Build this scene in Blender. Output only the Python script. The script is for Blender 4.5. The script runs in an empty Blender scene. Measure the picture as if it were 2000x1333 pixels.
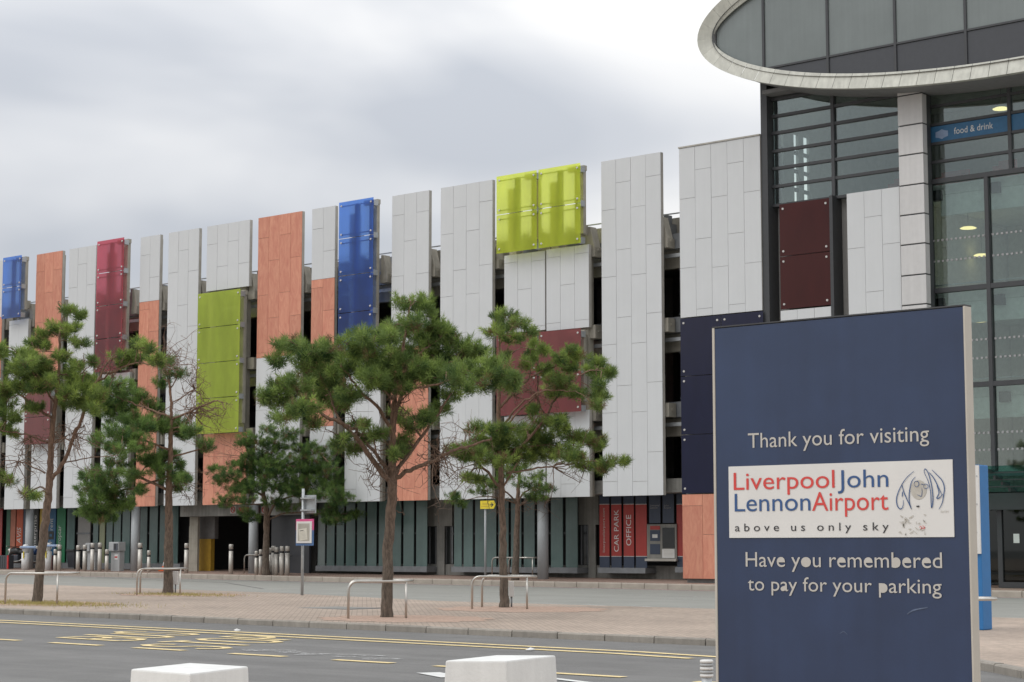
import bpy, bmesh, math, random
import numpy as np
from mathutils import Vector

random.seed(7)
rng = np.random.default_rng(11)
R = math.radians
scene = bpy.context.scene
COL = scene.collection

# ------------------------------------------------------------------ camera
FPX = 3742.0                    # focal length in pixels of the 2000 px wide photograph
PITCH = R(6.15); YAW = R(40.57); EYE = 1.47
cam_d = bpy.data.cameras.new('camera'); cam_d.sensor_width = 36; cam_d.lens = FPX / 2000 * 36
cam_d.clip_start = 0.1; cam_d.clip_end = 3000
cam = bpy.data.objects.new('camera', cam_d); COL.objects.link(cam)
cam.location = (0, 0, EYE); cam.rotation_euler = (math.pi / 2 + PITCH, 0, YAW)
scene.camera = cam

# ------------------------------------------------------------------ world: overcast sky
SUN_EL, SUN_AZ = R(48), R(205)   # direction the diffuse sun comes from (azimuth from +Y, clockwise)
world = bpy.data.worlds.new('World'); scene.world = world; world.use_nodes = True
nt = world.node_tree; nt.nodes.clear()
def wn(t, **k):
    n = nt.nodes.new(t)
    for a, b in k.items(): setattr(n, a, b)
    return n
def wl(a, b): nt.links.new(a, b)
out = wn('ShaderNodeOutputWorld'); bg = wn('ShaderNodeBackground')
sky = wn('ShaderNodeTexSky', sky_type='NISHITA', sun_disc=False)
sky.sun_elevation = SUN_EL; sky.sun_rotation = SUN_AZ; sky.air_density = 1.0; sky.dust_density = 2.0
skm = wn('ShaderNodeVectorMath', operation='SCALE'); skm.inputs['Scale'].default_value = 0.08
wl(sky.outputs[0], skm.inputs[0])
tc = wn('ShaderNodeTexCoord')
mp = wn('ShaderNodeMapping'); mp.inputs['Scale'].default_value = (1.0, 1.0, 2.6); mp.inputs['Rotation'].default_value = (0.0, 0.12, R(62)); mp.inputs['Location'].default_value = (3.1, 1.7, 0.35)
wl(tc.outputs['Generated'], mp.inputs['Vector'])
n1 = wn('ShaderNodeTexNoise'); n1.inputs['Scale'].default_value = 3.4; n1.inputs['Detail'].default_value = 4; n1.inputs['Roughness'].default_value = 0.42; n1.inputs['Distortion'].default_value = 0.35
wl(mp.outputs[0], n1.inputs['Vector'])
cr = wn('ShaderNodeValToRGB')
cr.color_ramp.elements[0].position = 0.36; cr.color_ramp.elements[0].color = (0.575, 0.605, 0.66, 1)
cr.color_ramp.elements[1].position = 0.62; cr.color_ramp.elements[1].color = (1.0, 0.995, 0.985, 1)
e = cr.color_ramp.elements.new(0.48); e.color = (0.77, 0.785, 0.815, 1)
wl(n1.outputs['Fac'], cr.inputs[0])
# overcast luminance: brighter towards the zenith (CIE overcast sky)
sep = wn('ShaderNodeSeparateXYZ'); wl(tc.outputs['Generated'], sep.inputs[0])
mx = wn('ShaderNodeMath', operation='MAXIMUM'); wl(sep.outputs['Z'], mx.inputs[0]); mx.inputs[1].default_value = 0.0
ma = wn('ShaderNodeMath', operation='MULTIPLY_ADD'); wl(mx.outputs[0], ma.inputs[0]); ma.inputs[1].default_value = 1.35; ma.inputs[2].default_value = 0.80
cm = wn('ShaderNodeVectorMath', operation='SCALE'); wl(cr.outputs[0], cm.inputs[0]); wl(ma.outputs[0], cm.inputs['Scale'])
mixw = wn('ShaderNodeMix', data_type='RGBA'); mixw.inputs[0].default_value = 0.92
wl(skm.outputs[0], mixw.inputs[6]); wl(cm.outputs[0], mixw.inputs[7])
wl(mixw.outputs[2], bg.inputs[0]); bg.inputs[1].default_value = 1.0
wl(bg.outputs[0], out.inputs[0])

sun_d = bpy.data.lights.new('sun', 'SUN'); sun_d.energy = 0.8; sun_d.angle = R(30); sun_d.color = (1.0, 0.97, 0.93)
sun = bpy.data.objects.new('sun', sun_d); COL.objects.link(sun)
sd = Vector((math.sin(SUN_AZ) * math.cos(SUN_EL), math.cos(SUN_AZ) * math.cos(SUN_EL), math.sin(SUN_EL)))
sun.rotation_euler = (-sd).to_track_quat('-Z', 'Y').to_euler(); sun.location = (0, -10, 40)
vs = scene.view_settings
vs.view_transform = 'Standard'; vs.look = 'None'; vs.exposure = 0.0; vs.gamma = 1.0; vs.use_curve_mapping = False

# ------------------------------------------------------------------ survey helpers (pixel of the photograph -> metres)
FW = np.array([-math.sin(YAW) * math.cos(PITCH), math.cos(YAW) * math.cos(PITCH), math.sin(PITCH)])
RT = np.array([math.cos(YAW), math.sin(YAW), 0.0]); UP = np.cross(RT, FW)
CAM = np.array([0, 0, EYE])
SLOPE = 0.0044                   # the road rises gently towards -X
def zg(x): return -SLOPE * x
def ray(x, y): return FW + RT * (x - 1000) / FPX - UP * (y - 666.5) / FPX
def onY(x, y, Y):
    r = ray(x, y); return CAM + r * (Y / r[1])
def gnd(x, y, dz=0.0):
    r = ray(x, y); return CAM + r * ((dz - EYE) / (r[2] + SLOPE * r[0]))
def atd(x, y, d): return CAM + ray(x, y) * d      # d metres along the optical axis
def depth(p): return float(np.dot(np.asarray(p) - CAM, FW))

# ------------------------------------------------------------------ materials
MATS = {}
def shader(name):
    m = bpy.data.materials.new(name); m.use_nodes = True
    t = m.node_tree; t.nodes.clear()
    o = t.nodes.new('ShaderNodeOutputMaterial')
    MATS[name] = m
    return m, t, o
def mat(name, col, rough=0.6, metal=0.0, lane=0.0, var=0.12, scale=6.0, obj_var=0.0, bump=0.0, bscale=40.0, streak=0.0, spec=0.5, coat=0.0, fine=0.0):
    m, t, o = shader(name)
    N = t.nodes.new; L = t.links.new
    b = N('ShaderNodeBsdfPrincipled'); L(b.outputs[0], o.inputs[0])
    b.inputs['Roughness'].default_value = rough; b.inputs['Metallic'].default_value = metal
    b.inputs['Specular IOR Level'].default_value = spec; b.inputs['Coat Weight'].default_value = coat
    g = N('ShaderNodeNewGeometry')
    n = N('ShaderNodeTexNoise'); n.inputs['Scale'].default_value = scale; n.inputs['Detail'].default_value = 6; n.inputs['Roughness'].default_value = 0.6
    L(g.outputs['Position'], n.inputs['Vector'])
    f = N('ShaderNodeMapRange'); f.inputs[1].default_value = 0.3; f.inputs[2].default_value = 0.7
    f.inputs[3].default_value = 1 - var; f.inputs[4].default_value = 1 + var
    L(n.outputs['Fac'], f.inputs[0]); fac = f.outputs[0]
    def mul(a, bb):
        q = N('ShaderNodeMath'); q.operation = 'MULTIPLY'; L(a, q.inputs[0]); L(bb, q.inputs[1]); return q.outputs[0]
    if streak:
        mpn = N('ShaderNodeMapping'); mpn.inputs['Scale'].default_value = (5, 5, 0.25); L(g.outputs['Position'], mpn.inputs[0])
        s2 = N('ShaderNodeTexNoise'); s2.inputs['Scale'].default_value = 1.6; s2.inputs['Detail'].default_value = 4; L(mpn.outputs[0], s2.inputs['Vector'])
        f2 = N('ShaderNodeMapRange'); f2.inputs[1].default_value = 0.35; f2.inputs[2].default_value = 0.65; f2.inputs[3].default_value = 1 - streak; f2.inputs[4].default_value = 1 + streak * 0.4
        L(s2.outputs['Fac'], f2.inputs[0]); fac = mul(fac, f2.outputs[0])
    if lane:
        mpl = N('ShaderNodeMapping'); mpl.inputs['Scale'].default_value = (0.12, 1.6, 1); L(g.outputs['Position'], mpl.inputs[0])
        s5 = N('ShaderNodeTexNoise'); s5.inputs['Scale'].default_value = 1.0; s5.inputs['Detail'].default_value = 6; s5.inputs['Roughness'].default_value = 0.65; L(mpl.outputs[0], s5.inputs['Vector'])
        f5 = N('ShaderNodeMapRange'); f5.inputs[1].default_value = 0.3; f5.inputs[2].default_value = 0.7; f5.inputs[3].default_value = 1 - lane; f5.inputs[4].default_value = 1 + lane
        L(s5.outputs['Fac'], f5.inputs[0]); fac = mul(fac, f5.outputs[0])
    if fine:
        s3 = N('ShaderNodeTexNoise'); s3.inputs['Scale'].default_value = 90; s3.inputs['Detail'].default_value = 2; L(g.outputs['Position'], s3.inputs['Vector'])
        f3 = N('ShaderNodeMapRange'); f3.inputs[1].default_value = 0.3; f3.inputs[2].default_value = 0.7; f3.inputs[3].default_value = 1 - fine; f3.inputs[4].default_value = 1 + fine
        L(s3.outputs['Fac'], f3.inputs[0]); fac = mul(fac, f3.outputs[0])
    if obj_var:
        oi = N('ShaderNodeObjectInfo'); f4 = N('ShaderNodeMapRange'); f4.inputs[3].default_value = 1 - obj_var; f4.inputs[4].default_value = 1 + obj_var
        L(oi.outputs['Random'], f4.inputs[0]); fac = mul(fac, f4.outputs[0])
    c = N('ShaderNodeVectorMath'); c.operation = 'SCALE'; c.inputs[0].default_value = col[:3]; L(fac, c.inputs['Scale'])
    L(c.outputs[0], b.inputs['Base Color'])
    if bump:
        n2 = N('ShaderNodeTexNoise'); n2.inputs['Scale'].default_value = bscale; n2.inputs['Detail'].default_value = 4; L(g.outputs['Position'], n2.inputs['Vector'])
        bp = N('ShaderNodeBump'); bp.inputs['Strength'].default_value = bump; bp.inputs['Distance'].default_value = 0.02
        L(n2.outputs['Fac'], bp.inputs['Height']); L(bp.outputs[0], b.inputs['Normal'])
    return m

mat('asphalt', (0.150, 0.147, 0.141), 0.85, var=0.10, scale=1.3, bump=0.3, bscale=160, fine=0.22, lane=0.14)
mat('asphalt_pale', (0.265, 0.265, 0.240), 0.85, var=0.07, scale=0.6, bump=0.2, bscale=120, fine=0.10, lane=0.08)
mat('ground', (0.2, 0.2, 0.19), 0.9)
mat('kerb_stone', (0.28, 0.255, 0.22), 0.85, var=0.14, scale=5, obj_var=0.10, bump=0.2, streak=0.1, fine=0.1)
mat('kerb_far', (0.36, 0.32, 0.27), 0.85, var=0.12, scale=3, obj_var=0.06)
mat('gravel', (0.44, 0.31, 0.24), 0.9, var=0.25, scale=14, bump=0.6, bscale=60, fine=0.25)
mat('yellow_paint', (0.72, 0.57, 0.29), 0.7, var=0.20, scale=7, fine=0.18)
mat('white_paint', (0.62, 0.62, 0.60), 0.7, var=0.12, scale=8)
mat('pink_paint', (0.66, 0.33, 0.36), 0.8, var=0.15, scale=3)
mat('white_board', (0.572, 0.584, 0.588), 0.5, var=0.02, scale=1.2, obj_var=0.012, streak=0.015)
mat('slab_edge', (0.40, 0.38, 0.34), 0.8, var=0.12, scale=3)
mat('slab_dark', (0.20, 0.20, 0.20), 0.7, var=0.1)
mat('concrete', (0.36, 0.335, 0.28), 0.85, var=0.16, scale=2.0, streak=0.15, bump=0.1)
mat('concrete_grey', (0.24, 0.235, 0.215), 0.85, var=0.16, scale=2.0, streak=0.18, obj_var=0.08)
mat('galvanised', (0.42, 0.44, 0.45), 0.5, metal=0.5, var=0.15, scale=5)
mat('steel_grey', (0.22, 0.23, 0.24), 0.55, metal=0.3, var=0.15, scale=3)
mat('stainless', (0.52, 0.50, 0.46), 0.32, metal=0.9, var=0.08, scale=5)
mat('bollard_steel', (0.56, 0.53, 0.48), 0.42, metal=0.35, var=0.06)
mat('bolt', (0.55, 0.53, 0.50), 0.35, metal=0.7)
mat('dark_frame', (0.045, 0.047, 0.05), 0.45, var=0.08)
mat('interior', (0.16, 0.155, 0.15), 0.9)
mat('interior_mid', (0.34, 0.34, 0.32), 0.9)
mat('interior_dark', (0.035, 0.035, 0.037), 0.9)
mat('interior_wall', (0.60, 0.60, 0.56), 0.9)
mat('ceiling_white', (0.75, 0.78, 0.74), 0.9)
mat('column_paint', (0.38, 0.40, 0.41), 0.45, var=0.05, streak=0.05)
mat('white_cladding', (0.56, 0.55, 0.54), 0.45, var=0.03, obj_var=0.025, streak=0.04)
mat('grey_cladding', (0.30, 0.29, 0.275), 0.6, var=0.05)
mat('ring_zinc', (0.50, 0.50, 0.44), 0.55, var=0.10, scale=3, streak=0.12, obj_var=0.05)
mat('spandrel', (0.05, 0.053, 0.06), 0.35, var=0.06)
mat('grille', (0.03, 0.032, 0.035), 0.7)
mat('sign_navy', (0.020, 0.038, 0.090), 0.30, var=0.14, scale=2.2, streak=0.08, fine=0.03, spec=0.6)
mat('sign_edge', (0.47, 0.44, 0.38), 0.5, var=0.06, scale=4)
mat('plate_white', (0.66, 0.655, 0.63), 0.5, var=0.03, scale=5)
mat('letter_cream', (0.48, 0.46, 0.42), 0.6, var=0.05)
mat('letter_red', (0.60, 0.06, 0.05), 0.5, var=0.06)
mat('letter_blue', (0.03, 0.085, 0.22), 0.5, var=0.06)
mat('letter_black', (0.03, 0.03, 0.035), 0.5)
mat('print_grey', (0.46, 0.44, 0.39), 0.7, var=0.1, scale=30)
mat('letter_white', (0.62, 0.62, 0.60), 0.6)
mat('faded_white', (0.30, 0.30, 0.30), 0.6)
mat('banner_red', (0.36, 0.035, 0.028), 0.4, var=0.06)
mat('banner_navy', (0.035, 0.05, 0.085), 0.4, var=0.06)
mat('banner_orange', (0.50, 0.09, 0.03), 0.5)
mat('banner_salmon', (0.42, 0.14, 0.08), 0.5)
mat('banner_green', (0.03, 0.20, 0.09), 0.5)
mat('banner_dkgreen', (0.03, 0.12, 0.07), 0.5)
mat('banner_blue', (0.03, 0.13, 0.26), 0.5)
mat('banner_black', (0.02, 0.022, 0.02), 0.5)
mat('banner_yellow', (0.55, 0.38, 0.05), 0.5)
mat('block_paint', (0.70, 0.70, 0.675), 0.65, var=0.06, scale=4, bump=0.10, bscale=45, fine=0.02, streak=0.06)
mat('machine_grey', (0.36, 0.37, 0.37), 0.45, var=0.05)
mat('machine_dark', (0.06, 0.065, 0.08), 0.4)
mat('plastic_black', (0.025, 0.025, 0.025), 0.4)
mat('rubber', (0.015, 0.015, 0.015), 0.8)
mat('paint_blue', (0.02, 0.07, 0.2), 0.25)
mat('red_paint', (0.50, 0.03, 0.03), 0.5)
mat('arm_blue', (0.25, 0.33, 0.48), 0.5)
mat('white_plastic', (0.66, 0.66, 0.65), 0.45, var=0.04)
mat('cone_orange', (0.75, 0.13, 0.03), 0.6)
mat('sign_yellow', (0.70, 0.55, 0.03), 0.5)
mat('stop_pink', (0.62, 0.10, 0.25), 0.5)
mat('stop_blue', (0.08, 0.16, 0.33), 0.5)
mat('paper', (0.60, 0.58, 0.50), 0.8)
mat('case_back', (0.38, 0.36, 0.31), 0.7)
mat('totem_blue', (0.02, 0.15, 0.38), 0.45, var=0.06)
mat('yellow_wall', (0.45, 0.27, 0.03), 0.7)
mat('seat_red', (0.35, 0.08, 0.08), 0.7)
mat('cone_seed', (0.2, 0.12, 0.08), 0.9)

# copper coloured boards with a swirling grain
m, t, o = shader('copper_board'); N = t.nodes.new; L = t.links.new
b = N('ShaderNodeBsdfPrincipled'); L(b.outputs[0], o.inputs[0]); b.inputs['Roughness'].default_value = 0.55
g = N('ShaderNodeNewGeometry'); oi = N('ShaderNodeObjectInfo')
ad = N('ShaderNodeVectorMath'); ad.operation = 'MULTIPLY_ADD'; ad.inputs[1].default_value = (40, 40, 40)
cx = N('ShaderNodeCombineXYZ'); L(oi.outputs['Random'], cx.inputs[0]); L(oi.outputs['Random'], cx.inputs[2])
L(cx.outputs[0], ad.inputs[0]); L(g.outputs['Position'], ad.inputs[2])
mpn = N('ShaderNodeMapping'); mpn.inputs['Scale'].default_value = (3.0, 3.0, 0.9); L(ad.outputs[0], mpn.inputs[0])
n = N('ShaderNodeTexNoise'); n.inputs['Scale'].default_value = 1.7; n.inputs['Detail'].default_value = 8; n.inputs['Roughness'].default_value = 0.62; n.inputs['Distortion'].default_value = 1.4
L(mpn.outputs[0], n.inputs['Vector'])
rp = N('ShaderNodeValToRGB'); rp.color_ramp.elements[0].position = 0.3; rp.color_ramp.elements[0].color = (0.50, 0.180, 0.118, 1)
rp.color_ramp.elements[1].position = 0.72; rp.color_ramp.elements[1].color = (0.635, 0.295, 0.19, 1)
L(n.outputs['Fac'], rp.inputs[0])
f4 = N('ShaderNodeMapRange'); f4.inputs[3].default_value = 0.9; f4.inputs[4].default_value = 1.08; L(oi.outputs['Random'], f4.inputs[0])
sc = N('ShaderNodeVectorMath'); sc.operation = 'SCALE'; L(rp.outputs[0], sc.inputs[0]); L(f4.outputs[0], sc.inputs['Scale']); L(sc.outputs[0], b.inputs['Base Color'])

def pane(name, col, clear=0.35, rough=0.35, gloss=0.08, glossr=0.08, body=0.0):
    """coloured translucent sheet: scatters light through, lets a blurred view through, reflects a little"""
    m, t, o = shader(name); N = t.nodes.new; L = t.links.new
    tr = N('ShaderNodeBsdfTranslucent'); tr.inputs[0].default_value = (*col, 1)
    rf = N('ShaderNodeBsdfRefraction'); rf.inputs['IOR'].default_value = 1.12; rf.inputs['Roughness'].default_value = rough; rf.inputs[0].default_value = (*[c ** 0.5 for c in col], 1)
    df = N('ShaderNodeBsdfDiffuse')
    g = N('ShaderNodeNewGeometry'); mpn = N('ShaderNodeMapping'); mpn.inputs['Scale'].default_value = (1.6, 1.6, 0.55); L(g.outputs['Position'], mpn.inputs[0])
    nz = N('ShaderNodeTexNoise'); nz.inputs['Scale'].default_value = 1.5; nz.inputs['Detail'].default_value = 5; nz.inputs['Roughness'].default_value = 0.6; L(mpn.outputs[0], nz.inputs['Vector'])
    mr = N('ShaderNodeMapRange'); mr.inputs[1].default_value = 0.3; mr.inputs[2].default_value = 0.7; mr.inputs[3].default_value = 0.88; mr.inputs[4].default_value = 1.08; L(nz.outputs['Fac'], mr.inputs[0])
    sv = N('ShaderNodeVectorMath'); sv.operation = 'SCALE'; sv.inputs[0].default_value = col; L(mr.outputs[0], sv.inputs['Scale']); L(sv.outputs[0], df.inputs[0]); L(sv.outputs[0], tr.inputs[0])
    m1 = N('ShaderNodeMixShader'); m1.inputs[0].default_value = clear; L(tr.outputs[0], m1.inputs[1]); L(rf.outputs[0], m1.inputs[2])
    m2 = N('ShaderNodeMixShader'); m2.inputs[0].default_value = body; L(m1.outputs[0], m2.inputs[1]); L(df.outputs[0], m2.inputs[2])
    gl = N('ShaderNodeBsdfGlossy'); gl.inputs['Roughness'].default_value = glossr
    lw = N('ShaderNodeFresnel'); lw.inputs[0].default_value = 1.45
    ad = N('ShaderNodeMath'); ad.operation = 'MULTIPLY'; L(lw.outputs[0], ad.inputs[0]); ad.inputs[1].default_value = gloss
    m3 = N('ShaderNodeMixShader'); L(ad.outputs[0], m3.inputs[0]); L(m2.outputs[0], m3.inputs[1]); L(gl.outputs[0], m3.inputs[2])
    L(m3.outputs[0], o.inputs[0])
pane('pane_lime', (0.88, 1.0, 0.10), 0.42, 0.7, 0.4, 0.15, 0.12)
pane('pane_green', (0.60, 0.74, 0.10), 0.35, 0.5, 0.6, 0.15, 0.34)
pane('pane_blue', (0.06, 0.22, 0.88), 0.45, 0.5, 1.2, 0.08, 0.025)
pane('pane_red', (0.74, 0.06, 0.10), 0.45, 0.5, 1.2, 0.08, 0.04)
pane('pane_maroon', (0.28, 0.035, 0.035), 0.4, 0.3, 1.6, 0.07, 0.4)
pane('pane_oxblood', (0.075, 0.010, 0.008), 0.2, 0.3, 0.9, 0.06, 0.6)
pane('pane_navy', (0.012, 0.014, 0.05), 0.2, 0.3, 1.0, 0.05, 0.6)

def clear_glass(name, tint, refl=1.0, rough=0.02):
    m, t, o = shader(name); N = t.nodes.new; L = t.links.new
    tr = N('ShaderNodeBsdfTransparent'); tr.inputs[0].default_value = (*tint, 1)
    gl = N('ShaderNodeBsdfGlossy'); gl.inputs['Roughness'].default_value = rough; gl.inputs[0].default_value = (0.9, 0.95, 0.95, 1)
    fr = N('ShaderNodeFresnel'); fr.inputs[0].default_value = 1.5
    q = N('ShaderNodeMath'); q.operation = 'MULTIPLY'; L(fr.outputs[0], q.inputs[0]); q.inputs[1].default_value = refl
    mx = N('ShaderNodeMixShader'); L(q.outputs[0], mx.inputs[0]); L(tr.outputs[0], mx.inputs[1]); L(gl.outputs[0], mx.inputs[2]); L(mx.outputs[0], o.inputs[0])
clear_glass('glass', (0.80, 0.87, 0.85), 2.4)
clear_glass('pane_back', (0.98, 0.98, 0.98), 0.3)
clear_glass('glass_dark', (0.20, 0.23, 0.22), 1.2)
clear_glass('canopy_glass', (0.25, 0.62, 0.52), 0.8)
mat('frosted', (0.108, 0.168, 0.158), 0.2, var=0.18, scale=0.8, obj_var=0.10, streak=0.05, spec=0.5)
mat('frosted_light', (0.20, 0.24, 0.23), 0.2, var=0.1, scale=1.0)
mat('frosted_yellow', (0.24, 0.26, 0.15), 0.25, var=0.1, scale=1.0)
mat('curtain_glass', (0.19, 0.215, 0.21), 0.12, var=0.10, scale=0.5, obj_var=0.08, streak=0.04)
mat('door_glass', (0.03, 0.033, 0.033), 0.1)

m, t, o = shader('lamp_glow'); em = t.nodes.new('ShaderNodeEmission'); em.inputs[0].default_value = (1.0, 0.80, 0.36, 1); em.inputs[1].default_value = 1.7; t.links.new(em.outputs[0], o.inputs[0])

# worn white paint: only flakes of it remain
m, t, o = shader('worn_white'); N = t.nodes.new; L = t.links.new
b = N('ShaderNodeBsdfPrincipled'); b.inputs['Base Color'].default_value = (0.52, 0.52, 0.51, 1); b.inputs['Roughness'].default_value = 0.8
tr = N('ShaderNodeBsdfTransparent'); g = N('ShaderNodeNewGeometry'); n = N('ShaderNodeTexNoise'); n.inputs['Scale'].default_value = 9; n.inputs['Detail'].default_value = 8; n.inputs['Roughness'].default_value = 0.8
L(g.outputs['Position'], n.inputs['Vector']); th = N('ShaderNodeMapRange'); th.inputs[1].default_value = 0.44; th.inputs[2].default_value = 0.58; L(n.outputs['Fac'], th.inputs[0])
mx_ = N('ShaderNodeMixShader'); L(th.outputs[0], mx_.inputs[0]); L(tr.outputs[0], mx_.inputs[1]); L(b.outputs[0], mx_.inputs[2]); L(mx_.outputs[0], o.inputs[0])

# open wire mesh: dark wire with holes
m, t, o = shader('wire_mesh'); N = t.nodes.new; L = t.links.new
b = N('ShaderNodeBsdfPrincipled'); b.inputs['Base Color'].default_value = (0.03, 0.032, 0.034, 1); b.inputs['Roughness'].default_value = 0.6
tr = N('ShaderNodeBsdfTransparent'); g = N('ShaderNodeNewGeometry'); sp = N('ShaderNodeSeparateXYZ'); L(g.outputs['Position'], sp.inputs[0])
def wire(sock):
    a = N('ShaderNodeMath'); a.operation = 'MULTIPLY'; a.inputs[1].default_value = 14; L(sock, a.inputs[0])
    f = N('ShaderNodeMath'); f.operation = 'FRACT'; L(a.outputs[0], f.inputs[0])
    c = N('ShaderNodeMath'); c.operation = 'LESS_THAN'; c.inputs[1].default_value = 0.35; L(f.outputs[0], c.inputs[0]); return c.outputs[0]
mxx = N('ShaderNodeMath'); mxx.operation = 'MAXIMUM'; L(wire(sp.outputs['X']), mxx.inputs[0]); L(wire(sp.outputs['Z']), mxx.inputs[1])
mx_ = N('ShaderNodeMixShader'); L(mxx.outputs[0], mx_.inputs[0]); L(tr.outputs[0], mx_.inputs[1]); L(b.outputs[0], mx_.inputs[2]); L(mx_.outputs[0], o.inputs[0])

# brick paving: small pavers, too fine to pick apart at this distance
def paving(name, c1, c2, cm_):
    m, t, o = shader(name); N = t.nodes.new; L = t.links.new
    b = N('ShaderNodeBsdfPrincipled'); b.inputs['Roughness'].default_value = 0.88; L(b.outputs[0], o.inputs[0])
    g = N('ShaderNodeNewGeometry'); mpn = N('ShaderNodeMapping'); mpn.inputs['Rotation'].default_value = (0, 0, R(45)); L(g.outputs['Position'], mpn.inputs[0])
    br = N('ShaderNodeTexBrick'); br.inputs['Scale'].default_value = 1.0; br.inputs['Brick Width'].default_value = 0.2; br.inputs['Row Height'].default_value = 0.1; br.inputs['Mortar Size'].default_value = 0.006
    br.inputs['Color1'].default_value = (*c1, 1); br.inputs['Color2'].default_value = (*c2, 1); br.inputs['Mortar'].default_value = (*cm_, 1); br.inputs['Bias'].default_value = -0.1
    L(mpn.outputs[0], br.inputs['Vector'])
    n = N('ShaderNodeTexNoise'); n.inputs['Scale'].default_value = 0.35; n.inputs['Detail'].default_value = 8; n.inputs['Roughness'].default_value = 0.62; L(g.outputs['Position'], n.inputs['Vector'])
    f = N('ShaderNodeMapRange'); f.inputs[1].default_value = 0.3; f.inputs[2].default_value = 0.7; f.inputs[3].default_value = 0.80; f.inputs[4].default_value = 1.18; L(n.outputs['Fac'], f.inputs[0])
    s = N('ShaderNodeVectorMath'); s.operation = 'SCALE'; L(br.outputs['Color'], s.inputs[0]); L(f.outputs[0], s.inputs['Scale']); L(s.outputs[0], b.inputs['Base Color'])
    bp = N('ShaderNodeBump'); bp.inputs['Strength'].default_value = 0.4; bp.inputs['Distance'].default_value = 0.01; L(br.outputs['Fac'], bp.inputs['Height']); bp.invert = True; L(bp.outputs[0], b.inputs['Normal'])
paving('brick_paving', (0.41, 0.325, 0.262), (0.33, 0.268, 0.215), (0.24, 0.20, 0.165))
paving('brick_paving_red', (0.33, 0.22, 0.175), (0.27, 0.19, 0.15), (0.2, 0.15, 0.12))

# pine needles and bark
m, t, o = shader('needles'); N = t.nodes.new; L = t.links.new
at = N('ShaderNodeAttribute'); at.attribute_name = 'Col'
df = N('ShaderNodeBsdfPrincipled'); df.inputs['Roughness'].default_value = 0.55; df.inputs['Specular IOR Level'].default_value = 0.3; L(at.outputs['Color'], df.inputs['Base Color'])
tl = N('ShaderNodeBsdfTranslucent'); L(at.outputs['Color'], tl.inputs[0])
mx_ = N('ShaderNodeMixShader'); mx_.inputs[0].default_value = 0.4; L(df.outputs[0], mx_.inputs[1]); L(tl.outputs[0], mx_.inputs[2]); L(mx_.outputs[0], o.inputs[0])
m, t, o = shader('bark'); N = t.nodes.new; L = t.links.new
b = N('ShaderNodeBsdfPrincipled'); b.inputs['Roughness'].default_value = 0.9; L(b.outputs[0], o.inputs[0])
g = N('ShaderNodeNewGeometry'); sp = N('ShaderNodeSeparateXYZ'); L(g.outputs['Position'], sp.inputs[0])
mr = N('ShaderNodeMapRange'); mr.inputs[1].default_value = 1.2; mr.inputs[2].default_value = 4.0; L(sp.outputs['Z'], mr.inputs[0])
c1 = N('ShaderNodeMix'); c1.data_type = 'RGBA'; c1.inputs[6].default_value = (0.125, 0.10, 0.078, 1); c1.inputs[7].default_value = (0.20, 0.12, 0.08, 1); L(mr.outputs[0], c1.inputs[0])
mpn = N('ShaderNodeMapping'); mpn.inputs['Scale'].default_value = (1, 1, 0.3); L(g.outputs['Position'], mpn.inputs[0])
n = N('ShaderNodeTexNoise'); n.inputs['Scale'].default_value = 22; n.inputs['Detail'].default_value = 6; n.inputs['Roughness'].default_value = 0.7; L(mpn.outputs[0], n.inputs['Vector'])
f = N('ShaderNodeMapRange'); f.inputs[1].default_value = 0.3; f.inputs[2].default_value = 0.7; f.inputs[3].default_value = 0.40; f.inputs[4].default_value = 1.65; L(n.outputs['Fac'], f.inputs[0])
s = N('ShaderNodeVectorMath'); s.operation = 'SCALE'; L(c1.outputs[2], s.inputs[0]); L(f.outputs[0], s.inputs['Scale']); L(s.outputs[0], b.inputs['Base Color'])
bp = N('ShaderNodeBump'); bp.inputs['Strength'].default_value = 0.9; bp.inputs['Distance'].default_value = 0.03; L(n.outputs['Fac'], bp.inputs['Height']); L(bp.outputs[0], b.inputs['Normal'])

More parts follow.
